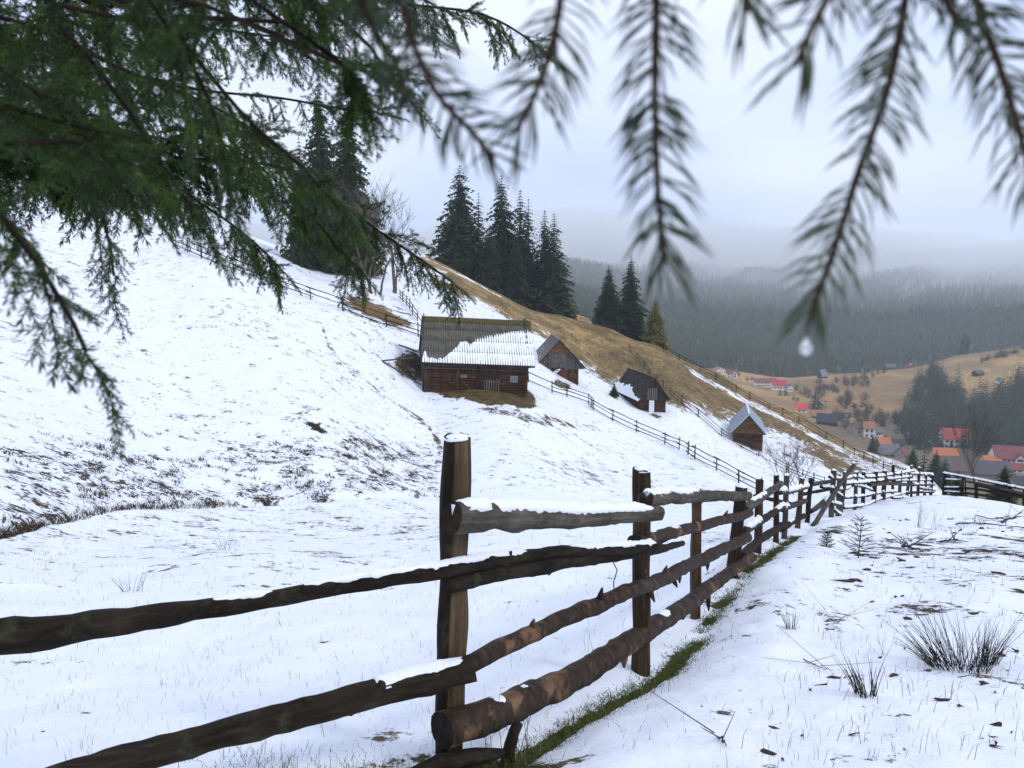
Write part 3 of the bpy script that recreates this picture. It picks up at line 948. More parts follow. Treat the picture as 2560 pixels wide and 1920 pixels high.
    rail(f, [(1854, 1392, 8.2, .052), (1900, 1350, 10.2, .055), (1955, 1313, 12.4, .055)], M_BARK, [], seg=.1)
    rail(f, [(1952, 1322, 12.3, .055), (2010, 1289, 15.4, .052)], M_BARKM, [(.3, .5, .02, .7)], seg=.1)
    rail(f, [(1949, 1230, 12.3, .048), (1985, 1226, 14, .048), (2020, 1216, 15.8, .045)], M_GREY, [(0, 1, .04, 1.0)], seg=.1)
    rail(f, [(1888, 1240, 10.5, .03), (1990, 1262, 14.6, .035)], M_BARKM, [], seg=.1)
    # wire hanging off the tied joint and a dark stump under the bottom rail
    b = MB(); b.tube([P(1568, 1378, 4.3), P(1545, 1400, 4.28), P(1531, 1402, 4.28), P(1543, 1425, 4.28), P(1534, 1455, 4.28), P(1536, 1490, 4.28)], .0035, 5); b.build('wire', plain('rusty_wire', (0.03, 0.03, 0.04), .5), f)
    b = MB()
    for k in range(7):
        a = k * .9; b.tube([P(1555 + 4 * k, 1362 + 3 * math.sin(a), 4.30), P(1560 + 4 * k, 1378 + 6 * math.cos(a), 4.27), P(1558 + 3 * k, 1392 + 5 * math.sin(a * 2), 4.30)], .004, 5)
    b.build('twine', plain('dark_twine', (0.015, 0.03, 0.045), .6), f)
    q = on_ground(1258, 3.05); t_ = P(1296, 1806, 3.15)
    rail(f, [(q.x, q.y, q.z - .1, .030), (*((q + t_) / 2), .026), (*t_, .020)], M_BARK, [], [(.5, 1.2, .03), (.8, 4, .03)], seg=.04, rough=.4, name='stake', world_pts=True)
    q = on_ground(1190, 2.75)
    rail(f, [(1030, 1935, 2.8, .025), (1105, 1905, 2.85, .034), (1170, 1893, 2.9, .035), (1270, 1880, 3.1, .018)], M_BARKM, [], [], seg=.05, rough=.3)
    return f


def far_pole_fence():
    f = empty('rail_fence', on_ground(2114, 18.3), 'crooked many-railed pole fence with a leaning prop, beyond the near fence', 'fence')
    A = Vector(P(2085, 1240, 18.4)[:2]); B = Vector(P(2330, 1215, 33)[:2])

    def _sol(k):                  # distance at which a column of the picture meets the fence line
        k *= 1 / (CP_ - .14 * SP_)
        dx, dy = B.x - A.x, B.y - A.y
        t = (k * A.y - A.x) / (dx - k * dy)
        return A.y + t * dy
    for xt, yt, xb, rr, mt in ((2085, 1175, 2078, 13, M_GREY), (2114, 1180, 2100, 12, M_GREY), (2097, 1184, 2094, 9, M_GREY), (2141, 1179, 2137, 9.5, M_GREY), (2159, 1179, 2157, 9.5, M_BARKM), (2190, 1177, 2183, 11, M_ORANGE),
                               (2212, 1176, 2208, 11, M_ORANGE), (2234, 1161, 2230, 7, M_BARK), (2252, 1176, 2248, 8, M_GREY), (2272, 1180, 2268, 7, M_SPLIT), (2279, 1164, 2278, 6, M_ORANGE), (2298, 1168, 2294, 7, M_ORANGE), (2315, 1187, 2311, 7, M_BARK), (2331, 1187, 2326, 7, M_BARK)):
        d = _sol((xb - 1280) / F)
        fence_post(f, xt, yt, xb, d, rr / 2 / F * d, mt, None, 0.03, xt * .37)
    R_ = [
        [(2074, 1193), (2110, 1197), (2145, 1192), (2174, 1203)], [(2163, 1194), (2215, 1189), (2285, 1178)], [(2272, 1184), (2334, 1187)],
        [(2053, 1217), (2110, 1223), (2133, 1214), (2165, 1219), (2184, 1228)], [(2172, 1213), (2215, 1208), (2276, 1212), (2334, 1211)], [(2105, 1211), (2220, 1199), (2280, 1191)], [(2235, 1202), (2334, 1200)],
        [(2092, 1233), (2113, 1243), (2170, 1240)], [(2160, 1240), (2205, 1232), (2240, 1228)], [(2107, 1270), (2165, 1263), (2200, 1248), (2276, 1230)], [(2078, 1258), (2108, 1262)], [(2262, 1232), (2334, 1230)],
        [(2085, 1278), (2112, 1291), (2140, 1285), (2178, 1268), (2240, 1250)], [(2230, 1245), (2275, 1244)], [(2295, 1219), (2338, 1226)],
    ]
    for i, pl in enumerate(R_):
        pts = []
        for k, (x, y) in enumerate(pl):
            d = max(_sol((x - 1280) / F) - 0.13 - 0.05 * (i % 2), 15.5)
            pts.append((x, y, d, (0.040 + 0.012 * ((i * 7) % 3) / 2) * (1 - .25 * k / len(pl))))
        big = i in (4,)
        if big: pts = [(a, b, c, r * 1.5) for a, b, c, r in pts]
        rail(f, pts, [M_GREY, M_BARKM, M_GREY, M_BARK][i % 4], [(.02, .5, .035, 1.0), (.55, .97, .035, 1.0)] if i not in (4, 11) else [(.6, 1, .02, .9)], seg=.16, sides=10, rough=.2)
    rail(f, [(2032, 1319, 15.6, .052), (2085, 1232, 17.0, .050), (2134, 1164, 18.2, .048)], M_GREY, [], seg=.2, name='prop')
    rail(f, [(2028, 1279, 16.5, .06), (2060, 1255, 17.3, .09), (2090, 1236, 18.0, .05)], M_GREY, [(.5, .95, .02, .9)], seg=.2, squash=.4, name='plank')
    rail(f, [(2026, 1212, 16.1, .045), (2082, 1203, 18.2, .045)], M_GREY, [], seg=.2)
    rail(f, [(2004, 1236, 15.6, .035), (2040, 1229, 16.8, .035), (2086, 1222, 18.2, .035)], M_BARKM, [], seg=.2)
    # right hand length beyond the gap
    g = empty('rail_fence', on_ground(2362, 32), 'low dark pole fence with snowy top rail, across the gap from the crooked fence', 'fence')
    for xt, yt, xb, w_ in ((2364, 1183, 2360, 10), (2374, 1186, 2372, 4), (2408, 1193, 2403, 6), (2413, 1190, 2414, 3), (2442, 1203, 2441, 8), (2526, 1216, 2523, 8), (2562, 1224, 2560, 9), (2620, 1236, 2620, 9), (2700, 1250, 2700, 9)):
        d = 32 - (xt - 2360) / 200 * 3.5
        fence_post(g, xt, yt, xb, d, w_ / 2 / F * d, M_BARK, None, 0.02, xt * .23, h_extra=.6)
    for i, pl in enumerate(([(2358, 1183), (2440, 1198), (2560, 1222), (2710, 1250)], [(2364, 1199), (2420, 1204), (2560, 1234)], [(2362, 1219), (2440, 1223), (2560, 1244)], [(2362, 1229), (2440, 1236), (2530, 1253)], [(2370, 1236), (2387, 1244)], [(2440, 1212), (2560, 1240), (2710, 1268)])):
        pts = [(x, y, 32 - (x - 2360) / 200 * 3.5 - .12, .05 if i != 4 else .09) for x, y in pl]
        rail(g, pts, [M_BARK, M_GREY, M_BARKM][i % 3], [(0, .99, .03, 1.0)] if i == 0 else [(.05, .3, .02, .9)] if i != 5 else [], seg=.25, sides=9)
    return f


near_fence()
far_pole_fence()


# ------------------------------------------------------------------ hillside fences
def hill_fence(name_label, pix, spacing, nr, h, pr, rr, seed, dmin=40, gaps=(), cat='fence'):
    pts = [hit(x, y, dmin) for x, y in pix]
    pl = catmull([tuple(p) for p in pts], 200)
    ln = [0]
    for i in range(199): ln.append(ln[-1] + (Vector(pl[i + 1][:2]) - Vector(pl[i][:2])).length)
    n = max(2, int(ln[-1] / spacing))
    rnd = random.Random(seed)
    ps = []
    for i in range(n + 1):
        s_ = ln[-1] * (i + (rnd.uniform(-.16, .16) if 0 < i < n else 0)) / n
        x = float(np.interp(s_, ln, [p[0] for p in pl])); y = float(np.interp(s_, ln, [p[1] for p in pl]))
        ps.append(Vector((x, y, hz(x, y))))
    f = empty('rail_fence', ps[0], name_label, cat)
    for i, p in enumerate(ps):
        hh = h * rnd.uniform(.92, 1.2)
        lean = Vector((rnd.uniform(-.07, .07), rnd.uniform(-.07, .07), 0))
        b = MB(); top = p + lean + Vector((0, 0, hh)); bot = p - Vector((0, 0, .4))
        m = axis_frame(bot, top); L_ = (top - bot).length; r = pr * rnd.uniform(.8, 1.25)
        b.tube([(0, 0, 0), (L_ * .5, rnd.uniform(-.02, .02), 0), (L_, 0, 0)], [r * 1.1, r, r * .9], 6, rough=.2, seed=seed + i)
        b.build('post', M_BARK if rnd.random() < .6 else M_GREY, f, m)
    for i in range(n):
        if i in gaps: continue
        a, b_ = ps[i], ps[i + 1]
        dr = (b_ - a).normalized(); sd = Vector((dr.y, -dr.x, 0)).normalized()
        if sd.y > 0: sd = -sd
        for k in range(nr):
            if rnd.random() < .07: continue
            z0 = h * (0.22 + 0.70 * k / max(1, nr - 1))
            q0 = a - dr * rnd.uniform(.1, .5) + Vector((0, 0, z0 + rnd.uniform(-.07, .07))) + sd * pr * 1.2
            q1 = b_ + dr * rnd.uniform(.1, .5) + Vector((0, 0, z0 + rnd.uniform(-.07, .07))) + sd * pr * 1.2
            m = axis_frame(q0, q1); L_ = (q1 - q0).length; b = MB(); r = rr * rnd.uniform(.8, 1.2)
            b.tube([(0, 0, 0), (L_ * .5, 0, rnd.uniform(-.05, .03)), (L_, 0, 0)], [r * 1.15, r, r * .8], 6, rough=.15, seed=seed + i * 3 + k)
            b.build('rail', [M_BARK, M_GREY, M_BARKM][rnd.randrange(3)], f, m)
    return f


hill_fence('fence of thin poles crossing the snow below the sheds, from barn to near fence', [(1322, 956), (1380, 982), (1466, 1008), (1486, 1028), (1527, 1050), (1585, 1078), (1679, 1116), (1755, 1157), (1847, 1207), (1900, 1233)], 2.6, 3, 1.05, .05, .038, 101, 45)
hill_fence('fence of thin poles climbing past the metal-roofed shed', [(1574, 877), (1614, 925), (1664, 975), (1703, 1008), (1784, 1076), (1827, 1106), (1889, 1137), (1940, 1166), (2000, 1194), (2060, 1215)], 2.9, 3, 1.05, .055, .04, 211, 70)
hill_fence('long fence running along the straw-coloured ridge', [(1440, 800), (1520, 824), (1600, 852), (1660, 881), (1720, 914), (1790, 953), (1850, 983), (1920, 1019), (2000, 1061), (2100, 1114), (2200, 1170), (2262, 1202)], 3.2, 3, 1.1, .06, .04, 307, 95)
hill_fence('pole fence high on the left slope, leading to the corrugated barn', [(440, 618), (525, 656), (640, 700), (760, 742), (864, 779), (933, 804), (1005, 829), (1046, 842)], 3.1, 3, 1.1, .05, .042, 401, 50)
hill_fence('short fence coming down the snow behind the barn', [(1000, 748), (1020, 768), (1042, 800), (1060, 826)], 2.0, 3, 1.05, .05, .04, 503, 72)


# ------------------------------------------------------------------ barn and sheds
M_LOG = wood_mat('red_brown_log', (0.028, 0.016, 0.011), (0.105, 0.047, 0.026), (0.219, 0.108, 0.058), 0.8, 0.01, 0.85, (0.8, 14, 14))
M_LOGG = wood_mat('grey_log', (0.042, 0.034, 0.027), (0.105, 0.084, 0.066), (0.203, 0.171, 0.140), 0.8, 0.01, 0.85, (0.8, 14, 14))
M_LOGO = wood_mat('golden_log', (0.065, 0.034, 0.016), (0.195, 0.107, 0.047), (0.338, 0.215, 0.111), 0.8, 0.01, 0.85, (0.8, 14, 14))
M_PLG = wood_mat('grey_plank', (0.072, 0.065, 0.060), (0.169, 0.159, 0.146), (0.286, 0.273, 0.254), 0.6, 0.005, 0.85, (14, 14, 1.0))
M_PLO = wood_mat('orange_plank', (0.16, 0.075, 0.026), (0.30, 0.155, 0.060), (0.40, 0.235, 0.110), 0.5, 0.004, 0.8, (14, 14, 1.0))
M_PLD = wood_mat('dark_plank', (0.024, 0.018, 0.015), (0.068, 0.050, 0.041), (0.128, 0.098, 0.078), 0.6, 0.005, 0.85, (14, 14, 1.0))
M_PALE = wood_mat('pale_board', (0.14, 0.125, 0.10), (0.25, 0.225, 0.185), (0.34, 0.31, 0.265), 0.5, 0.004, 0.85, (10, 10, 1.5))
M_RED = plain('red_brown_paint', (0.115, 0.026, 0.020), .6, .2)
M_DARK = plain('dark_inside', (0.012, 0.010, 0.009), .9, .2)
M_STONE = plain('field_stone', (0.20, 0.185, 0.165), .85, .35, 6)
M_GLASS = NT('old_window_glass').fin((0.10, 0.12, 0.14), 0.12, 0.6)
M_WFRAME = plain('window_frame_grey', (0.30, 0.29, 0.27), .7, .15)
M_ROPE = plain('old_rope', (0.16, 0.115, 0.06), .9)
M_PURP = plain('brown_purple_sheet', (0.105, 0.080, 0.088), .45, .10, 1.0, .4)
M_ZINC = plain('bare_zinc_sheet', (0.30, 0.36, 0.42), .38, .08, 0.8, .5)
M_ZINCW = plain('pale_ridge_cap', (0.66, 0.70, 0.74), .45, .06)


def roof_sheet_mat():
    t = NT('fibre_cement_sheet'); o = t.coords('Object'); w = t.world()
    n1 = t.noise(w, 2.2, 5, .6); n2 = t.noise(t.coords('Object', (1, 1, 1)), 30, 3)
    col = t.ramp(n1, [(0.3, (0.085, 0.078, 0.060)), (0.6, (0.140, 0.130, 0.104)), (0.8, (0.20, 0.188, 0.155))])
    return t.fin(col, .9, .15), t


M_SHEET, _ = roof_sheet_mat()
_t = NT('mossy_ridge_sheet'); M_SHEETM = _t.fin(_t.ramp(_t.noise(_t.world(), 5, 5, .65), [(0.35, (0.075, 0.068, 0.048)), (0.52, (0.110, 0.095, 0.032)), (0.7, (0.165, 0.135, 0.028))]), .95, .1)


def part(name, mesh, parent, wm):
    return place(bpy.data.objects.new(name, mesh), wm, parent)


def log_mesh(ln, h, dp, mats, seed=0):
    b = MB(); c = h * .24
    prof = [(-dp / 2, -h / 2 + c), (-dp / 2 + c, -h / 2), (dp / 2, -h / 2), (dp / 2, h / 2), (-dp / 2 + c, h / 2), (-dp / 2, h / 2 - c)]
    b.prism([Vector((0, y, z)) for y, z in prof], (0, 0, 0), (ln, 0, 0))
    return b.mesh('log', mats)


def frame_from(o, xdir, zup=(0, 0, 1)):
    x = Vector(xdir).normalized(); z = Vector(zup); z = (z - x * z.dot(x)).normalized(); y = z.cross(x)
    m = Matrix((x, y, z)).transposed().to_4x4(); m.translation = Vector(o); return m


def barn():
    TL = P(1064, 908, 61.0); TR = P(1316, 917, 62.3)
    Lw = (TR - TL).length; hw = 2.45; dp = 5.6
    xd = (TR - TL).normalized()
    Wm = frame_from(TL, xd); Wm.translation = TL - Wm.to_3x3() @ Vector((0, 0, hw))
    e = empty('log_barn', Wm.translation, 'long log barn with grey corrugated roof half covered in snow, paling door', 'barn')
    T = lambda *v: Wm @ Matrix.Translation(Vector(v))
    rnd = random.Random(3)
    # walls: dark core with logs laid on it
    b = MB(); b.box2((.08, .08, -.3), (Lw - .08, dp - .08, hw)); w = b.build('wall', M_DARK, e, Wm)
    nlog = 11; lh = hw / nlog
    lm = [log_mesh(Lw + .36, lh * .97, .20, M_LOG), log_mesh(Lw + .36, lh * .97, .20, M_LOGG)]
    sm = [log_mesh(dp + .36, lh * .97, .20, M_LOG), log_mesh(dp + .36, lh * .97, .20, M_LOGG)]
    for i in range(nlog):
        z = lh * (i + .5); g = 1 if i in (0, 9, 10) else 0
        j = rnd.uniform(-.018, .018)
        part('log', lm[g], w, T(-.18, .02 + j, z))
        part('log', lm[g], w, Wm @ Matrix.Translation((Lw + .18, dp - .02, z)) @ Matrix.Rotation(math.pi, 4, 'Z'))
        part('log', sm[1], w, Wm @ Matrix.Translation((.02 + j, dp + .18, z + lh * .3)) @ Matrix.Rotation(-math.pi / 2, 4, 'Z'))
        part('log', sm[g], w, Wm @ Matrix.Translation((Lw - .02 + j, -.18, z + lh * .3)) @ Matrix.Rotation(math.pi / 2, 4, 'Z'))
        bb = MB(); bb.box((4.25 / 8.2 * Lw, -.12, z), (.16, .12, lh * .7)); bb.build('log_end', M_PLD, w, Wm)
    # grey sill and top plate, rafter ends
    b = MB(); b.box2((-.3, -.16, hw - .10), (Lw + .3, .10, hw + .14)); b.build('top_plate', M_LOGG, e, Wm)
    for i in range(6):
        x = .35 + i * (Lw - .7) / 5; b = MB(); b.box((x, -.26, hw + .03), (.17, .34, .15)); b.build('rafter_end', M_PLD, e, Wm)
    # weathered boards over the left end
    nb = 16
    for i in range(nb):
        y0 = dp * i / nb; yc = y0 + dp / nb / 2
        top = hw + (4.0 * (1 - abs(yc - dp / 2) / (dp / 2 + .35)))
        b = MB(); b.box2((-.19 + rnd.uniform(0, .02), y0 + .01, .15 + rnd.uniform(0, .3)), (-.13, y0 + dp / nb - .01, top)); b.build('plank', M_PLG, e, Wm)
        b = MB(); b.box2((Lw + .13, y0 + .01, hw - .1), (Lw + .17, y0 + dp / nb - .01, top)); b.build('plank', M_PLG, e, Wm)
    # paling door in front of a brown board door
    x0, x1 = 4.72 / 8.2 * Lw, 6.02 / 8.2 * Lw
    b = MB(); b.box2((x0 + .02, -.16, .06), (x1 - .05, -.11, 1.85)); dr = b.build('door', M_PLD, e, Wm)
    gt = MB(); gt.box2((x0 - .03, -.245, 1.13), (x1 + .03, -.215, 1.22)); gt.box2((x0 - .03, -.245, .14), (x1 + .03, -.215, .23)); g = gt.build('gate_rail', M_PALE, e, Wm)
    for i in range(7):
        x = x0 + .06 + i * (x1 - x0 - .12) / 6
        b = MB(); w_ = .085
        b.prism([Vector((x - w_ / 2, -.29, .02)), Vector((x + w_ / 2, -.29, .02)), Vector((x + w_ / 2, -.29, 1.30)), Vector((x, -.29, 1.42 + rnd.uniform(-.03, .03))), Vector((x - w_ / 2, -.29, 1.30))], (0, 0, 0), (0, .04, 0))
        b.build('pale', M_PALE, g, Wm)
    # windows
    for xa, xb, za, zb in ((2.87, 3.36, 1.40, 1.66), (6.95, 7.46, 1.20, 1.64)):
        xa *= Lw / 8.2; xb *= Lw / 8.2
        b = MB(); b.box2((xa, -.125, za), (xb, -.095, zb)); p_ = b.build('window', M_GLASS, e, Wm)
        b = MB(); b.box2((xa - .04, -.14, za - .04), (xb + .04, -.10, za)); b.box2((xa - .04, -.14, zb), (xb + .04, -.10, zb + .04)); b.box2((xa - .04, -.14, za), (xa, -.10, zb)); b.box2((xb, -.14, za), (xb + .04, -.10, zb))
        if xa < 4: b.box2(((xa + xb) / 2 - .01, -.14, za), ((xa + xb) / 2 + .01, -.126, zb))
        b.build('frame', M_WFRAME if xa > 4 else M_PLD, p_, Wm)
    # ropes on the wall, a plank at the foot
    for pl in ([(1.95, 1.75), (1.95, 1.0), (2.1, .9), (2.5, 1.3), (2.62, 2.0)], [(2.65, 2.0), (2.85, 1.4), (3.3, .85), (3.85, .35)], [(2.62, 2.0), (2.60, .75), (2.68, .55)]):
        b = MB(); b.tube(catmull([(x * Lw / 8.2, -.15, z) for x, z in pl], 12), .014, 5); b.build('rope', M_ROPE, e, Wm)
    b = MB(); b.box2((1.45, -.42, .05), (4.6, -.2, .12)); b.build('plank', M_PALE, e, Wm)
    b = MB(); b.box2((-.1, -.25, -.12), (4.7, -.05, .05)); b.build('sill_log', M_LOGG, e, Wm)
    # dry stone footing
    for i in range(34):
        x = rnd.uniform(2.4, Lw + .15); s = rnd.uniform(.09, .20); bm = bmesh.new(); bmesh.ops.create_icosphere(bm, subdivisions=1, radius=1)
        for v in bm.verts: v.co = Vector((v.co.x * s * 1.3, v.co.y * s, v.co.z * s * .7)) * (1 + rnd.uniform(-.2, .2))
        me = bpy.data.meshes.new('stone'); bm.to_mesh(me); bm.free(); me.materials.append(M_STONE)
        part('stone', me, e, T(x, -.12 - rnd.uniform(0, .35), -.05 - rnd.uniform(0, .30) - .02 * (x - 2.4)) @ Matrix.Rotation(rnd.uniform(0, 6), 4, 'Z'))
    # roof
    rise = P(1190, 794, 64.3).z - TL.z - .12
    half = dp / 2 + .50; sl = math.hypot(half, rise); ang = math.atan2(rise, half)
    x_l, x_r = -.32, Lw + .62; per = .186; nw = int((x_r - x_l) / per / 5)
    per = (x_r - x_l) / (nw * 5)

    def sheet(ln, mats):
        n = 5 * 8 + 1; v = []; amp = .042
        for t_ in (0, .010):
            for s in (0, ln):
                for k in range(n):
                    x = k / 8 * per; v.append((x, s, t_ + amp * math.cos(2 * math.pi * k / 8)))
        fs = []
        for k in range(n - 1):
            fs.append((2 * n + k, 2 * n + k + 1, 3 * n + k + 1, 3 * n + k)); fs.append((k, n + k, n + k + 1, k + 1))
            fs.append((k, k + 1, 2 * n + k + 1, 2 * n + k)); fs.append((n + k, 3 * n + k, 3 * n + k + 1, n + k + 1))
        b = MB(); b.add(v, fs); return b.mesh('roof_sheet', mats, True)
    rowh = sl / 4; sh = sheet(rowh + .08, M_SHEET); shm = sheet(rowh * .5 + .02, M_SHEETM)
    ridge_y, ridge_z = dp / 2, hw + .12 + rise
    FR = Wm @ Matrix.Translation((x_l, dp / 2 - half, hw + .14)) @ Matrix.Rotation(ang, 4, 'X')
    BR = Wm @ Matrix.Translation((x_r, dp / 2 + half, hw + .14)) @ Matrix.Rotation(math.pi, 4, 'Z') @ Matrix.Rotation(ang, 4, 'X')
    b = MB(); b.box2((x_l + .1, dp / 2 - half + .2, hw + .08), (x_l + .2, dp / 2 + half - .2, hw + .2)); rf = b.build('roof', M_PLD, e, Wm)
    for s_ in (FR, BR):
        for r_ in range(4):
            for c_ in range(nw):
                part('roof_sheet', sh, rf, s_ @ Matrix.Translation((c_ * 5 * per, r_ * rowh - .04 + rnd.uniform(-.008, .008), .010 * r_ + .045 + (c_ % 2) * .002)) @ Matrix.Rotation(-.008, 4, 'X'))
        for c_ in range(nw):
            part('ridge_sheet', shm, rf, s_ @ Matrix.Translation((c_ * 5 * per, sl - rowh * .42, .10 + (c_ % 2) * .002)))
    for xv in (x_l, x_r - .05):          # verge boards and rafters
        for s_, sg in ((FR, 1), (BR, -1)):
            xx = xv - x_l if sg == 1 else x_r - xv - .05
            b = MB(); b.box2((xx, -.02, -.10), (xx + .05, sl, .02)); b.build('verge_board', M_PLG, rf, s_)
    b = MB(); b.box2((x_l, dp / 2 - half + .06, hw - .02), (x_r, dp / 2 - half + .10, hw + .12)); b.build('eave_board', M_PLD, rf, Wm)
    # snow still lying on the lower right of the front slope
    U = np.array([0, .02, .03, .045, .07, .20, .22, .28, .34, .40, .43, .46, .50, .60, .70, .80, .93, 1.0]); V = np.array([.02, .28, .28, .12, .10, .10, .20, .30, .46, .49, .44, .47, .56, .62, .68, .74, .78, .77])
    nxs = nw * 5 * 8 + 1; nys = 110
    k = np.arange(nxs); s = np.linspace(0, 1, nys); K, S = np.meshgrid(k, s, indexing='ij')
    wave = np.cos(2 * math.pi * K / 8)
    wi = np.floor(K / 8 + .5)
    lim = np.interp(K / (nxs - 1), U, V) + (_hash(wi, wi * 0, 5) - .5) * .035 - wave * (.012 + .03 * _hash(wi, wi * 0, 9)) * sstep(.55, .75, K / (nxs - 1) + .2) + .03 * fbm(K / 14.0, S * 30, 3, 5)
    cov = lim - S
    cov = np.maximum(cov, .012 - np.abs(S - .755) - .035 * sstep(.9, .5, K / (nxs - 1)) - .012 * fbm(K / 9., S * 0, 3, 8))
    row = (S * 4) % 1.0; rgap = np.minimum(row, 1 - row) * rowh
    th = .020 * sstep(-.004, .02, cov) * (0.25 + .75 * sstep(.01, .07, rgap + .02 * fbm(K / 5., S * 3, 2, 4)))
    z = .045 + .010 * np.floor(np.minimum(S * 4, 3)) + .013 * wave + .010 + th + .006 * fbm(K / 10., S * 25, 3, 12) - .08 * (cov < 0)
    keep = (cov > -.025)
    idx = (K * nys + np.arange(nys)[None, :])
    q = keep[:-1, :-1] & keep[1:, :-1] & keep[1:, 1:] & keep[:-1, 1:]
    I, J = np.where(q)
    quads = np.stack([I * nys + J, (I + 1) * nys + J, (I + 1) * nys + J + 1, I * nys + J + 1], -1)
    co = np.stack([K * per / 8, S * sl - .03, z], -1).reshape(-1, 3)
    used = np.unique(quads); remap = np.full(len(co), -1); remap[used] = np.arange(len(used))
    part('snow_sheet', np_mesh('snow_sheet', co[used], remap[quads], None, [M_SNOW], True), rf, FR)
    return e


barn()


def shed(name, label, apex, back, eave_px, eave_y, wall_px, base_y, roof_mat, style, base_cat='shed', shift=0.0):
    A = P(*apex); B = P(*back)
    yd = Vector((B.x - A.x, B.y - A.y, 0)); dp = yd.length; yd.normalize()
    xd = Vector((yd.y, -yd.x, 0))
    Wm = Matrix((xd, yd, Vector((0, 0, 1)))).transposed().to_4x4()
    dep = float(proj(np.array(A.x), np.array(A.y), np.array(A.z))[2]); k = dep / F / abs(xd.x)
    ze = P(apex[0], eave_y, apex[2]).z; zb = P(apex[0], base_y, apex[2]).z
    hw = ze - zb; rise = A.z - ze
    We = eave_px * k; Ww = wall_px * k
    Wm.translation = Vector((A.x, A.y, zb))
    e = empty(name, Wm.translation, label, base_cat)
    rnd = random.Random(int(apex[0]))
    ov = .35
    # lower log walls round a dark core, set in under the wider loft
    b = MB(); b.box2((-Ww + .1 + shift, .12, -1.2), (Ww - .1 + shift, dp - .5, hw)); w = b.build('wall', M_DARK, e, Wm)
    nl = max(6, int(hw / .24)); lh = hw / nl
    lmat = M_LOGO if style == 'zinc' else M_LOG
    for i in range(-2, nl):
        z = lh * (i + .5)
        lm = log_mesh(2 * Ww, lh * .96, .2, lmat if not (style == 'zinc' and i > nl * .3) else M_LOG)
        if not (style == 'loft' and i >= 0): part('log', lm, w, Wm @ Matrix.Translation((-Ww + shift, .05 + rnd.uniform(-.02, .02), z)))
        lm2 = log_mesh(dp - .3, lh * .96, .2, lmat)
        part('log', lm2, w, Wm @ Matrix.Translation((-Ww + .05 + shift, dp - .35, z + lh * .4)) @ Matrix.Rotation(-math.pi / 2, 4, 'Z'))
        part('log', lm2, w, Wm @ Matrix.Translation((Ww - .05 + shift, 0, z + lh * .4)) @ Matrix.Rotation(math.pi / 2, 4, 'Z'))
    # loft: gable
    f0 = -.22
    b = MB(); b.prism([Vector((-We + .25, f0 + .06, hw)), Vector((We - .25, f0 + .06, hw)), Vector((0, f0 + .06, hw + rise - .22))], (0, 0, 0), (0, dp - .1, 0)); lf = b.build('loft', M_DARK, e, Wm)

    def top(x): return hw + (rise - .10) * (1 - abs(x) / (We - .05))
    if style == 'zinc':
        n = 9; gh = (rise - .2) / n
        for i in range(n):
            z0 = hw + i * gh - .10; hx = (We - .12) * (1 - (i + .9) * gh / rise)
            lm = log_mesh(max(2 * hx, .25), gh * .93, .2, M_LOGO)
            part('log', lm, lf, Wm @ Matrix.Translation((-hx, f0 - rnd.uniform(.0, .05), z0 + gh / 2)))
        b = MB(); b.box2((-We + .05, f0 - .12, hw - .22), (We - .05, f0 + .1, hw - .02)); b.build('beam', M_LOGO, e, Wm)
    else:
        npk = int(2 * We / .21); pw = 2 * (We - .1) / npk
        for i in range(npk):
            xa = -We + .1 + i * pw; xb = xa + pw - .015
            xm = (xa + xb) / 2
            za, zt1, zt2 = hw - .12 - rnd.uniform(0, .06), top(xa), top(xb)
            if max(zt1, zt2) < za + .05: continue
            split = hw + rise * .56
            y_ = f0 - rnd.uniform(0, .02)
            mlow = {'loft': M_PLG, 'shingle': M_PLD}[style]
            if style == 'loft' and min(zt1, zt2) > split:
                b = MB(); b.box2((xa, y_, za), (xb, y_ + .04, split)); b.build('plank', mlow, lf, Wm)
                b = MB(); b.prism([Vector((xa, y_ - .03, split - .04)), Vector((xb, y_ - .03, split - .04)), Vector((xb, y_ - .03, zt2)), Vector((xa, y_ - .03, zt1))], (0, 0, 0), (0, .04, 0)); b.build('plank', M_PLO, lf, Wm)
            else:
                b = MB(); b.prism([Vector((xa, y_, za)), Vector((xb, y_, za)), Vector((xb, y_, max(zt2, za + .02))), Vector((xa, y_, max(zt1, za + .02)))], (0, 0, 0), (0, .04, 0))
                b.build('plank', mlow if rnd.random() < .93 or style != 'loft' else M_PLO, lf, Wm)
    if style == 'loft':
        # hinged loft door, boarded lower front with a red door, snowy plank ramp
        b = MB(); b.box2((-.95, f0 - .075, hw + .05), (.75, f0 - .045, hw + rise * .52)); dr = b.build('door', M_PLG, e, Wm)
        for z in (hw + .35, hw + rise * .45):
            for xx in (-.75, .25):
                b = MB(); b.box2((xx, f0 - .095, z), (xx + .42, f0 - .08, z + .06)); b.build('hinge', M_PALE, dr, Wm)
        b = MB(); b.box2((.62, f0 - .095, hw + .35), (.67, f0 - .08, hw + rise * .45)); b.build('bar', M_PALE, dr, Wm)
        n = 22; pw = 2 * Ww / n
        for i in range(n):
            xa = -Ww + i * pw + shift
            if -.1 < xa < 1.05: continue
            b = MB(); y_ = -.08 - rnd.uniform(0, .02); b.box2((xa, y_, 0.0), (xa + pw - .012, y_ + .04, hw)); b.build('plank', M_LOG if xa < -.2 else wood_plank_red, w, Wm)
        b = MB(); b.box2((.0, -.14, .05), (1.0, -.09, hw - .12)); b.build('door', M_RED, e, Wm)
        b = MB(); b.box2((1.35, -.13, hw - .78), (2.05, -.10, hw - .72)); b.box2((1.35, -.13, hw - .78), (1.40, -.10, hw - 1.15)); b.box2((2.0, -.13, hw - .78), (2.05, -.10, hw - 1.15)); b.build('hatch_frame', M_PALE, e, Wm)
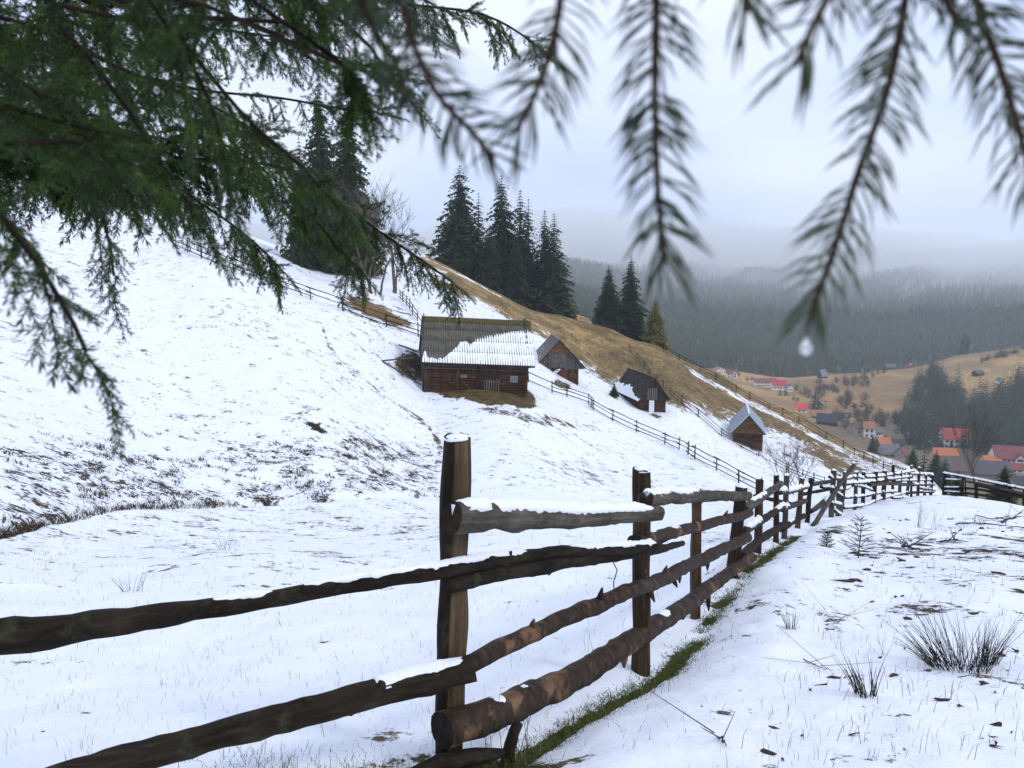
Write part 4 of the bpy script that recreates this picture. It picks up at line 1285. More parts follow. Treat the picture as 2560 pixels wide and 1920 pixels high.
        b = MB(); b.box2((-.9, f0 - .35, hw - .10), (.55, f0 + .05, hw)); b.build('threshold', M_PLD, e, Wm)
        ra = Vector((-.10, f0 - .30, hw - .02)); rb = Vector((-2.35, f0 - 1.6, hw - 1.95))
        m = frame_from(ra, rb - ra); b = MB(); L_ = (rb - ra).length
        b.box2((0, -.42, -.05), (L_, .42, 0)); rp = b.build('ramp', M_PLG, e, Wm @ m)
        b = MB()
        for i in range(10): b.box2((L_ * i / 10 + .03, -.40, .0), (L_ * (i + 1) / 10 - .05, .40, .035))
        b.build('snow_sheet', M_SNOW, rp, Wm @ m)
        for i in range(10):
            bb = MB(); bb.box((L_ * (i + 1) / 10, 0, .02), (.05, .84, .06)); bb.build('cleat', M_PLD, rp, Wm @ m)
        b = MB(); b.box2((-1.2, .0, -1.3), (Ww, -.35, -.02)); b.build('footing', M_STONE, e, Wm)
    if style == 'shingle':
        hx = .62; xs = .0
        b = MB(); b.box2((xs - hx - .25, f0 - .06, hw + .05), (xs + hx - .25, f0 - .035, hw + rise * .52)); dr = b.build('hatch', M_PLD, e, Wm)
        for i in range(5):
            bb = MB(); x = xs - hx - .22 + i * .26; bb.box2((x, f0 - .10, hw + .03), (x + .15, f0 - .065, hw + rise * .55)); bb.build('slat', M_PALE, dr, Wm)
        ra = Vector((-.30, f0 - .12, hw - .05)); rb = Vector((-.75, f0 - 1.2, -.15))
        m = frame_from(ra, rb - ra); b = MB(); L_ = (rb - ra).length
        b.box2((0, -.33, -.05), (L_, .33, 0)); rp = b.build('ramp', M_PLG, e, Wm @ m)
        for i in range(8):
            bb = MB(); bb.box2((L_ * i / 8 + .02, -.31, .0), (L_ * (i + 1) / 8 - .05, .31, .03)); bb.build('snow_patch', M_SNOW, rp, Wm @ m)
        b = MB(); b.box2((.3, -.07, .1), (.95, -.04, 1.5)); b.build('door', M_LOG, e, Wm)
    if style == 'zinc':
        b = MB(); b.box2((-.45, -.12, .25), (.55, -.08, hw - .25)); dr = b.build('door', M_PLD, e, Wm)
        for i in range(5):
            bb = MB(); bb.box2((-.43 + i * .2, -.14, .25), (-.27 + i * .2, -.12, hw - .27)); bb.build('plank', M_LOG, dr, Wm)
        b = MB(); b.box2((-.45, -.16, .85), (.55, -.14, .93)); b.build('bar', M_LOGO, dr, Wm)
    # roof: two slopes with thickness, tiles or sheets laid on
    sl = math.hypot(We + .05, rise + .05); ang = math.atan2(rise, We)
    yf, yb = f0 - ov, dp + .15
    rf = None
    for sg in (-1, 1):
        Rm = Wm @ Matrix.Translation((0, 0, hw + rise + .02)) @ Matrix(((sg * math.cos(ang), 0, sg * math.sin(ang), 0), (0, 1, 0, 0), (-math.sin(ang), 0, math.cos(ang), 0), (0, 0, 0, 1)))
        b = MB(); b.box2((0, yf + .02, -.09), (sl - .03, yb - .02, -.02))
        r_ = b.build('roof', M_PLD, e, Rm)
        if sg < 0: rf = r_
        if style == 'shingle':
            nr = 15; rh = sl / nr
            for i in range(nr):
                npz = 14; pw = (yb - yf) / npz
                for j in range(npz):
                    bb = MB(); y0 = yf + j * pw
                    bb.box2((i * rh, y0 + .01, .0), ((i + 1) * rh + .06 + rnd.uniform(-.02, .03), y0 + pw - .01, .022))
                    o_ = bb.build('shingle', M_SHING, r_, Rm @ Matrix.Rotation(0.0, 4, 'Y') @ Matrix.Translation((0, 0, -.012 + rnd.uniform(0, .016))))
            if sg < 0:
                # snow on the lower back corner of the slope
                nu, nv = 46, 46; vs_ = []; ok = np.zeros((nu, nv), bool)
                for i in range(nu):
                    for j in range(nv):
                        u = i / (nu - 1); v = j / (nv - 1)
                        lim_ = .52 + .30 * (1 - v) + .10 * math.sin(v * 9) + .10 * mnoise.noise(Vector((v * 9, u * 9, 3))) + .04 * mnoise.noise(Vector((v * 30, u * 30, 3)))
                        c_ = u - lim_; ok[i, j] = c_ > -.02
                        rw = (u * nr) % 1.0
                        th_ = .014 + .045 * float(sstep(-.02, .05, c_)) - (.035 if rw > .82 else 0)
                        vs_.append((u * (sl + .03), yf + v * (yb - yf), th_))
                q = [(i * nv + j, (i + 1) * nv + j, (i + 1) * nv + j + 1, i * nv + j + 1) for i in range(nu - 1) for j in range(nv - 1) if ok[i, j] and ok[i + 1, j] and ok[i + 1, j + 1] and ok[i, j + 1]]
                b = MB(); b.add(vs_, q); b.build('snow_sheet', M_SNOW, r_, Rm, smooth=True)
        else:
            ns = 5; pw = (yb - yf) / ns
            for j in range(ns):
                bb = MB(); y0 = yf + j * pw
                bb.box2((0, y0, -.018), (sl, y0 + pw - .006, .0)); bb.box2((0, y0 + pw - .03, 0), (sl, y0 + pw - .006, .03))
                bb.build('roof_sheet', roof_mat, r_, Rm)
            bb = MB(); bb.box2((0, yf - .03, -.12), (sl + .02, yf + .02, .03)); bb.build('verge_board', roof_mat if style == 'zinc' else M_PLD, r_, Rm)
        if style == 'loft' and sg < 0:
            for uu, vv, s_ in ((.70, .55, .20), (.66, .30, .13), (.45, .62, .07), (.8, .8, .25)):
                bm = bmesh.new(); bmesh.ops.create_icosphere(bm, subdivisions=2, radius=1)
                for v in bm.verts: v.co = Vector((v.co.x * s_ * 1.6, v.co.y * s_, v.co.z * .05)) * (1 + .3 * mnoise.noise(v.co * 2 + Vector((uu * 9, 0, 0))))
                me = bpy.data.meshes.new('snow_patch'); bm.to_mesh(me); bm.free(); me.materials.append(M_SNOW)
                part('snow_patch', me, r_, Rm @ Matrix.Translation((sl * uu, yf + vv * (yb - yf), .005)))
    b = MB(); b.bar((0, yf - .02, hw + rise + .05), (0, yb, hw + rise + .05), .22, .05); b.build('ridge_cap', M_ZINCW if style == 'zinc' else M_PLD if style == 'shingle' else roof_mat, e, Wm)
    return e


wood_plank_red = wood_mat('reddish_plank', (0.045, 0.022, 0.012), (0.115, 0.056, 0.028), (0.21, 0.115, 0.058), 0.6, 0.005, 0.85, (14, 14, 1.0))
M_SHING = wood_mat('grey_shingle', (0.033, 0.030, 0.027), (0.075, 0.068, 0.060), (0.138, 0.124, 0.108), 0.7, 0.006, 0.9, (2, 20, 20))
shed('hay_shed', 'two-storey shed with brown-purple roof, orange gable boards and red door behind the barn', (1398, 849, 92), (1379, 837, 98.5), 66, 920, 49, 964, M_PURP, 'loft')
shed('hay_shed', 'dark shingle-roofed shed with pale slatted hatch and snowy ramp', (1634, 945, 95), (1571, 921, 103.5), 41, 999, 33, 1036, M_SHING, 'shingle')
shed('hay_shed', 'small log shed with pale blue-grey metal roof on the snowy slope', (1873, 1033, 98), (1867, 1010, 104.6), 41, 1080, 34, 1119, M_ZINC, 'zinc')


for pa, pb, lab in (((955, 906, 60), (1062, 893, 62.5), 'straight snowy pole lying out from the barn corner, upper arm of the V'), ((957, 908, 60), (1052, 962, 60), 'dark pole lying down the slope beside the barn, lower arm of the V'), ((996, 862, 63), (1045, 880, 63.5), 'short thin pole sticking out beside the barn gable')):
    a, b_ = P(*pa), P(*pb); a.z = max(a.z, hz(a.x, a.y) + .06); b_.z = max(b_.z, hz(b_.x, b_.y) + .06)
    m = axis_frame(a, b_); b = MB(); L_ = (b_ - a).length; b.tube([(0, 0, 0), (L_ / 2, 0, .03), (L_, 0, 0)], [.06, .07, .06], 8, rough=.15, seed=pa[0])
    tag(b.build('pole', M_GREY, None, m), lab, 'pole')


# ------------------------------------------------------------------ trees
def leaf_mat(name, c0, c1, c2):
    t = NT(name)
    n_ = t.noise(t.coords('Object'), 1.3, 5, .7); r_ = t.objrand()
    col = t.ramp(n_, [(0.3, c0), (0.52, c1), (0.75, c2)])
    col = t.mix(1.0, col, t.ramp(r_, [(0, (.75, .78, .8)), (1, (1.2, 1.15, 1.1))]), 'MULTIPLY')
    return t.fin(col, .75, .2)


M_SPR = leaf_mat('dark_spruce_needles', (0.016, 0.030, 0.013), (0.036, 0.060, 0.024), (0.080, 0.092, 0.032))
M_SPRY = leaf_mat('yellow_green_needles', (0.085, 0.085, 0.018), (0.15, 0.14, 0.036), (0.24, 0.21, 0.06))
M_SPRF = leaf_mat('far_spruce_needles', (0.016, 0.032, 0.020), (0.032, 0.056, 0.030), (0.058, 0.082, 0.042))
M_TRUNK = plain('spruce_trunk', (0.060, 0.042, 0.030), .9)
M_TWIG = plain('bare_twigs', (0.115, 0.090, 0.070), .9, .3)
M_TWIGP = plain('reddish_bare_twigs', (0.105, 0.072, 0.070), .9, .25)
M_TWIGD = plain('dark_bare_twigs', (0.050, 0.040, 0.036), .9, .25)


def spruce_mesh(seed, levels=40, nb=9, steps=7, wid=.17, gap=.0, hang=1.0, lean=0.0):
    """crown of unit height 1 as a cloud of small hanging sprays on drooping branches"""
    rnd = random.Random(seed); V = []; T = []
    for l in range(levels):
        h = .03 + .95 * (l / (levels - 1)) ** 0.92
        L_ = wid * (1 - h) ** .78 * rnd.uniform(.78, 1.15) + .006
        n = max(4, int(nb * (1 - h * .5)))
        a0 = rnd.uniform(0, 6.28)
        for k in range(n):
            if rnd.random() < gap: continue
            a = a0 + 6.283 * k / n + rnd.uniform(-.25, .25)
            ln = L_ * rnd.uniform(.62, 1.14)
            ca, sa = math.cos(a), math.sin(a)
            st = max(2, int(steps * (.35 + .65 * ln / (wid + .01))))
            up = rnd.uniform(.05, .35)
            for s in range(st):
                u = (s + rnd.uniform(.3, 1.0)) / st
                r = ln * u
                z = h + (up * u - (.62 + .2 * rnd.random()) * u * u) * ln * .75
                c = Vector((ca * r, sa * r, z))
                sz = ln * (.40 - .18 * u) * rnd.uniform(.7, 1.3) * (.6 if l > levels * .9 else 1) + .0045
                for q in range(2):
                    td = Vector((-sa, ca, 0)) * (1 if q else -1) * rnd.uniform(.5, 1.1) + Vector((ca, sa, 0)) * rnd.uniform(.1, .7)
                    tip = c + td * sz + Vector((0, 0, -rnd.uniform(.25, .75) * sz * hang))
                    base = Vector((ca, sa, -.15)) * sz * .55
                    i = len(V); V += [c - base * .6, c + base, tip]
                    T.append((i, i + 1, i + 2))
                i = len(V); V += [c + Vector((-sa, ca, 0)) * sz * .35, c - Vector((-sa, ca, 0)) * sz * .35, c + Vector((ca * .3, sa * .3, -1.0 * hang)) * sz * rnd.uniform(.5, 1.0)]
                T.append((i, i + 1, i + 2))
        # tip
    i = len(V); V += [Vector((-.004, 0, .96)), Vector((.004, 0, .96)), Vector((0, 0, 1.0)), Vector((0, .004, .96))]; T += [(i, i + 1, i + 2), (i + 1, i + 3, i + 2), (i + 3, i, i + 2)]
    return V, T


def trunk_mesh(r=.012, h=.97):
    b = MB(); b.tube([(0, 0, -.06), (0, 0, .2), (0, 0, .6), (0, 0, h)], [r * 1.3, r, r * .6, r * .08], 8, rough=.1); return b.mesh('trunk', M_TRUNK)


SPR = []
for sd, lv, nb_, st_, wd, gp in ((1, 46, 11, 9, .245, .03), (2, 42, 10, 8, .205, .06), (3, 48, 11, 9, .27, .04), (4, 36, 9, 7, .17, .10)):
    v, t = spruce_mesh(sd, lv, nb_, st_, wd, gp); SPR.append(np_mesh('crown', [tuple(p) for p in v], None, t, [M_SPR]))
v, t = spruce_mesh(9, 34, 11, 8, .33, .02); SPR_Y = np_mesh('crown', [tuple(p) for p in v], None, t, [M_SPRY])
SPR_S = []
for sd in (21, 22, 23):
    v, t = spruce_mesh(sd, 16, 7, 4, .27 + .03 * (sd - 21), .03); SPR_S.append(np_mesh('crown', [tuple(p) for p in v], None, t, [M_SPRF]))
TRK = trunk_mesh()


def tree(name, base, h, crown, label, cat='tree', group=None, rz=0.0, wide=1.0, trunk=True, tm=None):
    e = empty(name, base, label, cat, group)
    m = Matrix.Translation(base) @ Matrix.Rotation(rz, 4, 'Z') @ Matrix.Diagonal((h * wide, h * wide, h, 1))
    part('crown', crown, e, m)
    if trunk: part('trunk', tm or TRK, e, m)
    return e


def spruce_at(px, ytop, ybase, d, variant, label, group=None, wide=1.0, dmin=None, sink=.3):
    b = on_ground(px, d)
    top = P(px, ytop, d)
    h = max(top.z - b.z, 1.5)
    b.z -= sink
    return tree('spruce_tree', b, h + sink, variant if not isinstance(variant, int) else SPR[variant], label, 'tree', group, rz=px * 1.7, wide=wide)


G = 'spruces on the ridge'
spruce_at(1152, 408, 0, 146, 2, 'tallest spruce of the ridge clump, its leftmost tree', G, 1.2)
spruce_at(1198, 478, 0, 152, 3, 'slender spruce top just behind the tallest ridge spruce', G, 1.0)
spruce_at(1255, 432, 0, 148, 0, 'broad tall spruce second in height in the ridge clump', G, 1.0)
spruce_at(1300, 470, 0, 146, 1, 'narrow spruce in the middle of the ridge clump', G, 1.0)
spruce_at(1320, 492, 0, 150, 3, 'thin spruce leaning on the middle of the ridge clump', G, 1.05)
spruce_at(1360, 522, 0, 144, 1, 'dense spruce, second from the right end of the ridge clump', G, 1.05)
spruce_at(1383, 530, 0, 142, 1, 'dense spruce at the right end of the ridge clump', G, 1.15)
spruce_at(1225, 560, 0, 143, 2, 'lower bushy spruce filling the front of the ridge clump', G, 1.1)
spruce_at(1290, 590, 0, 142, 0, 'short spruce in front of the narrow ridge spruces', G, 1.1)
spruce_at(1520, 660, 0, 136, 2, 'left spruce of the pair beside the ridge fence', G, 1.1)
spruce_at(1573, 633, 0, 138, 0, 'taller right spruce of the pair beside the ridge fence', G, .98)
spruce_at(1636, 740, 0, 134, SPR_Y, 'small yellow-green conifer beside the spruce pair', None, 1.05)
G2 = 'spruces behind the bare trees'
spruce_at(810, 205, 0, 100, 2, 'tall spruce behind the overhanging boughs, left of its twin', G2, .82)
spruce_at(880, 225, 0, 102, 0, 'tall spruce rising behind the bare trees, right of its twin', G2, .82)
spruce_at(760, 330, 0, 96, 3, 'lower spruce at the edge of the twin tall spruces', G2, .8)
b_ = on_ground(1529, 97); b_.x += 0.3
tree('spruce_sapling', b_ + Vector((0, 0, 0)), 1.6, SPR[0], 'tiny spruce against the low eave of the shingled shed', 'tree', None, 0, 1.9)


# spruces standing apart in the valley
GV = 'young spruces above the village'
for i, (px, yt, d, lab) in enumerate(((2178, 1085, 330, 'dark spruce beside the orange roof below the ridge'), (2274, 1115, 165, 'first of four young spruces behind the crooked fence, by the slope'), (2302, 1108, 160, 'tallest of the four young spruces behind the crooked fence'), (2330, 1122, 158, 'third of four young spruces behind the crooked fence'), (2353, 1145, 150, 'shortest of the four young spruces behind the crooked fence'), (2035, 960, 560, 'left spruce of the dark pair at the foot of the brown hill'), (2045, 955, 555, 'right spruce of the dark pair at the foot of the brown hill'), (1950, 965, 640, 'small spruce in front of the crimson-roofed inn'), (1964, 962, 640, 'second small spruce in front of the crimson-roofed inn'), (2352, 1098, 385, 'spruce against the left wall of the big white house'), (2376, 1100, 380, 'spruce before the gable of the big white house'), (2440, 1118, 375, 'bushy spruce right of the big white house'))):
    spruce_at(px, yt, 0, d, [SPR[0], SPR[2], SPR_S[0]][i % 3 if d < 400 else 2], lab, GV, 1.25, sink=.5)
for px, d, h, lab in ((2500, 34.5, 2.6, 'young spruce behind the dark low fence'), (2385, 42, 2.8, 'spruce bush seen over the fence left of the bare tree'), (2468, 50, 3.4, 'spruce at the foot of the bare tree beyond the fence')):
    b = on_ground(px, d); tree('spruce_sapling', b, h, SPR[2], lab, 'tree', None, px, 1.4)


# the dark wood on the right hillside: separate trees, nearest 230
def right_wood():
    rnd = random.Random(77); n = 0
    poly = [(2262, 1000), (2275, 985), (2300, 925), (2350, 915), (2372, 955), (2400, 950), (2410, 985), (2480, 990), (2510, 960), (2560, 930), (2640, 900), (2640, 1120), (2440, 1120), (2300, 1100), (2250, 1075)]

    def inside(x, y):
        c = False
        for i in range(len(poly)):
            x1, y1 = poly[i]; x2, y2 = poly[i - 1]
            if (y1 > y) != (y2 > y) and x < (x2 - x1) * (y - y1) / (y2 - y1) + x1: c = not c
        return c
    tries = 0
    while n < 290 and tries < 4000:
        tries += 1
        x, y = rnd.uniform(2250, 2640), rnd.uniform(915, 1120)
        if not inside(x, y): continue
        b = hit(x, y + 25, 330)
        if b.y > 900: continue
        h = rnd.uniform(14, 24) * (1.15 if y < 1000 else 1)
        tree('wood_spruce', b, h, SPR_S[rnd.randrange(3)], 'spruce in the dark wood on the right hillside', 'tree', 'spruces of the right hillside wood', rnd.uniform(0, 6), rnd.uniform(.9, 1.25), trunk=False)
        n += 1
    # rows of spruces along the brown hilltop
    for i in range(26):
        t = rnd.random()
        x = [2455, 2490, 2500, 2520, 2545][i % 5] + rnd.uniform(-10, 18); y = np.interp(x, [2440, 2500, 2560], [905, 890, 872]) + rnd.uniform(-2, 6)
        b = hit(x, y, 500)
        tree('hedge_spruce', b, rnd.uniform(4, 8), SPR_S[i % 3], 'spruce in the dark row across the brown hilltop', 'tree', 'spruces in rows on the brown hill', i, 1.4, trunk=False)
    for i in range(46):
        x = rnd.uniform(1405, 1500); b = on_ground(x, rnd.uniform(250, 330))
        tree('mist_spruce', b - Vector((0, 0, 1)), rnd.uniform(11, 19) + (1500 - x) * .03, SPR_S[i % 3], 'misty spruce beyond the ridge between the two clumps', 'tree', 'misty spruces behind the ridge', i, .9, trunk=False)
    for i in range(24):
        x = rnd.uniform(940, 1110); b = on_ground(x, rnd.uniform(280, 430))
        tree('mist_spruce', b - Vector((0, 0, 1)), rnd.uniform(10, 24), SPR_S[i % 3], 'pale spruce in the mist behind the bare trees', 'tree', 'pale spruces in the mist', i, .9, trunk=False)


right_wood()


def forest():
    """the wooded mountain: one mass of conifers"""
    rng = np.random.default_rng(5)
    N = 42000
    r = np.exp(rng.uniform(math.log(780), math.log(2250), N)); th = np.radians(rng.uniform(-3, 36, N))
    X = r * np.sin(th); Y = r * np.cos(th); Z = H(X, Y)
    px, py, dp = proj(X, Y, Z)
    top = np.interp(px, [1400, 1700, 1800, 1990, 2070, 2150, 2240, 2400, 2560, 2700], [905, 915, 930, 945, 932, 930, 915, 885, 860, 840])
    dens = fbm(X / 130, Y / 130, 3, 91)
    ok = (py < top + 2) & (py > 655) & (r < 1920) & (r > np.interp(px, [1400, 1900, 2560], [820, 860, 900])) & (rng.random(N) < .62 + .5 * dens)
    X, Y, Z, r = X[ok], Y[ok], Z[ok], r[ok]; n = len(X)
    h = rng.uniform(13, 25, n) * np.where(rng.random(n) < .12, .6, 1); w = h * rng.uniform(.15, .22, n); a0 = rng.uniform(0, 6.28, n)
    sides = 6; V = []; T = []
    base = 0
    for (z0, z1, ws) in ((.02, .62, 1.0), (.42, 1.0, .58)):
        k = np.arange(sides)
        ang = a0[:, None] + k * 2 * math.pi / sides
        jit = rng.uniform(.6, 1.25, (n, sides))
        ring = np.stack([X[:, None] + np.cos(ang) * w[:, None] * ws * jit, Y[:, None] + np.sin(ang) * w[:, None] * ws * jit, Z[:, None] + h[:, None] * (z0 + rng.uniform(-.05, .05, (n, sides)))], -1)
        apex = np.stack([X, Y, Z + h * z1], -1)[:, None, :]
        blk = np.concatenate([ring, apex], 1)
        V.append(blk.reshape(-1, 3))
        i0 = base + np.arange(n)[:, None] * (sides + 1)
        T.append(np.stack([i0 + k, i0 + (k + 1) % sides, np.broadcast_to(i0 + sides, (n, sides))], -1).reshape(-1, 3))
        base += n * (sides + 1)
    t = NT('mountain_forest_needles'); w_ = t.world()
    col = t.ramp(t.noise(w_, .05, 4, .6), [(0.3, (0.010, 0.024, 0.018)), (0.55, (0.026, 0.048, 0.028)), (0.75, (0.070, 0.085, 0.036))])
    col2 = t.ramp(t.noise(w_, .35, 2, .5), [(.3, (.55, .55, .6)), (.7, (1.5, 1.5, 1.4))])
    m_ = t.fin(t.mix(1.0, col, col2, 'MULTIPLY'), .9, .1)
    o = bpy.data.objects.new('forest', np_mesh('forest', np.vstack(V), None, np.vstack(T), [m_])); place(o, I4)
    tag(o, 'dense conifer forest covering the mountain beyond the village', 'forest', kind='stuff')


forest()


# ------------------------------------------------------------------ leafless trees
def bare_tree_mesh(seed, trunks=1, depth=5, r0=.018, l0=.26, spread=.55, up=.25, sides=5, nsplit=(2, 3)):
    """unit-height leafless tree; returns trunk MB and branch MB"""
    rnd = random.Random(seed); tb, bb = MB(), MB()

    def grow(p, d, ln, r, lev):
        n = 4; pts = [p]; q = p.copy(); dd = d.copy()
        for i in range(n):
            dd = (dd + Vector((rnd.uniform(-.22, .22), rnd.uniform(-.22, .22), rnd.uniform(-.05, .2) * up * 3))).normalized()
            q = q + dd * ln / n; pts.append(q.copy())
        rad = [r * (1 - .45 * i / n) for i in range(n + 1)]
        (tb if lev == 0 else bb).tube(pts, rad, sides if lev < 2 else 3, cap=False)
        if lev >= depth: return
        k = rnd.randint(*nsplit) + (1 if lev > 1 else 0)
        for j in range(k):
            at = pts[-1] if j == 0 else pts[rnd.randint(1, n)]
            ax = Vector((rnd.uniform(-1, 1), rnd.uniform(-1, 1), rnd.uniform(-.3, .6))).normalized()
            nd = (dd * (1 - spread * (.3 if j == 0 else 1)) + ax * spread * (.4 if j == 0 else 1) + Vector((0, 0, up * .5))).normalized()
            grow(at, nd, ln * rnd.uniform(.62, .85), max(r * (.66 if j == 0 else .45), .0012), lev + 1)
    for t_ in range(trunks):
        a = rnd.uniform(0, 6.28); o = .03 * (trunks > 1)
        grow(Vector((math.cos(a) * o, math.sin(a) * o, -.04)), Vector((math.cos(a) * .25 * (trunks > 1), math.sin(a) * .25 * (trunks > 1), 1)).normalized(), l0 * rnd.uniform(.85, 1.1), r0 * rnd.uniform(.7, 1), 0)
    zt = max(v[2] for v in (bb.v or tb.v))
    for b in (tb, bb): b.v = [(x / zt, y / zt, z / zt) for x, y, z in b.v]
    return tb, bb


BT = []
for sd, tr, dp_, r0, l0, spd in ((5, 1, 5, .020, .30, .55), (6, 3, 5, .014, .28, .50), (7, 2, 5, .014, .30, .6), (8, 1, 5, .016, .34, .42)):
    tb, bb = bare_tree_mesh(sd, tr, dp_, r0, l0, spd); BT.append((tb, bb))


tb_, bb_ = bare_tree_mesh(19, 5, 4, .045, .34, .75); BT.append((tb_, bb_))


def bare_tree(px, ytop, d, k, label, mat=None, group=None, wide=1.0, h=None, base=None, name='bare_tree'):
    b = base or on_ground(px, d)
    if h is None: h = P(px, ytop, d).z - b.z
    key = (k, (mat or M_TWIG).name)
    if key not in bare_tree.c:
        tb, bb = BT[k]; bare_tree.c[key] = (tb.mesh('trunk', mat or M_TWIG), bb.mesh('branches', mat or M_TWIG))
    t_, c_ = bare_tree.c[key]
    e = empty(name, b, label, 'tree', group)
    m = Matrix.Translation(b) @ Matrix.Rotation(px * .9, 4, 'Z') @ Matrix.Diagonal((h * wide, h * wide, h, 1))
    part('trunk', t_, e, m); part('crown', c_, e, m)
    return e


bare_tree.c = {}
bare_tree(940, 430, 82, 1, 'big leafless tree with forked trunk standing on brown earth left of the barn', wide=1.1)
bare_tree(985, 450, 90, 0, 'smaller leafless tree at the right edge of the tree group above the barn', wide=1.2)
bare_tree(880, 440, 86, 0, 'leafless tree in front of the twin tall spruces', wide=1.2)
bare_tree(1010, 560, 112, 2, 'low leafless bush on the skyline behind the bare trees', wide=1.3)
bare_tree(2468, 1010, 58, 3, 'tall leafless tree with upright stems above the village, behind the low fence', M_TWIGD, wide=1.0)
bare_tree(1960, 1075, 60, 2, 'thin leafless shrub by the lower fence, right of the metal-roofed shed', M_TWIGP, wide=1.0)
bare_tree(1990, 1095, 61, 1, 'pale leafless shrub just right of the thin fence shrub', M_TWIGP, wide=1.1)
bare_tree(2200, 1130, 112, 1, 'small leafless bush at the low end of the ridge fence', M_TWIG, wide=1.0)
bare_tree(2218, 1142, 113, 2, 'leafless bush beside the ridge end, nearer the village', M_TWIG, wide=1.0)
bare_tree(1135, 640, 140, 1, 'rusty leafless scrub at the foot of the tallest ridge spruce', M_TWIGP, wide=.9)
# a bare tree just outside the picture reaches in at the right edge
tb, bb = BT[0]
e = empty('bare_tree', on_ground(2660, 9.0), 'thin dark twigs of a leafless tree reaching in at the right edge', 'tree')
m = Matrix.Translation(on_ground(2660, 9.0)) @ Matrix.Diagonal((3.6, 3.6, 5.2, 1)); part('trunk', bare_tree.c[(3, M_TWIGD.name)][0], e, m); part('crown', bare_tree.c[(3, M_TWIGD.name)][1], e, m)


# ------------------------------------------------------------------ village
def paint_mat(name, col, rough=.7, var=.12): return plain(name, col, rough, var, .6)


RC = dict(red=paint_mat('red_roof', (0.36, 0.060, 0.055)), crimson=paint_mat('crimson_roof', (0.40, 0.040, 0.075)), pink=paint_mat('bright_red_roof', (0.62, 0.075, 0.090)), orange=paint_mat('orange_tile_roof', (0.46, 0.160, 0.060)),
          salmon=paint_mat('faded_tile_roof', (0.34, 0.165, 0.110)), brown=paint_mat('brown_roof', (0.125, 0.085, 0.075)), maroon=paint_mat('maroon_roof', (0.205, 0.060, 0.058)), dark=paint_mat('dark_slate_roof', (0.045, 0.045, 0.055)),
          grey=paint_mat('grey_roof', (0.14, 0.135, 0.15)), blue=paint_mat('blue_grey_roof', (0.16, 0.20, 0.25)), moss=paint_mat('pale_mossy_roof', (0.29, 0.28, 0.19)), purple=paint_mat('dusky_purple_roof', (0.095, 0.080, 0.095)))
WC = dict(white=paint_mat('white_render', (0.78, 0.78, 0.76), .8, .05), cream=paint_mat('cream_render', (0.55, 0.47, 0.34), .8, .08), brown=paint_mat('brown_timber_wall', (0.10, 0.060, 0.040)), grey=paint_mat('grey_render', (0.36, 0.35, 0.34)), dark=paint_mat('dark_timber_wall', (0.035, 0.030, 0.030)))
M_WIN = NT('far_window_glass').fin((0.045, 0.055, 0.07), .15, .5)


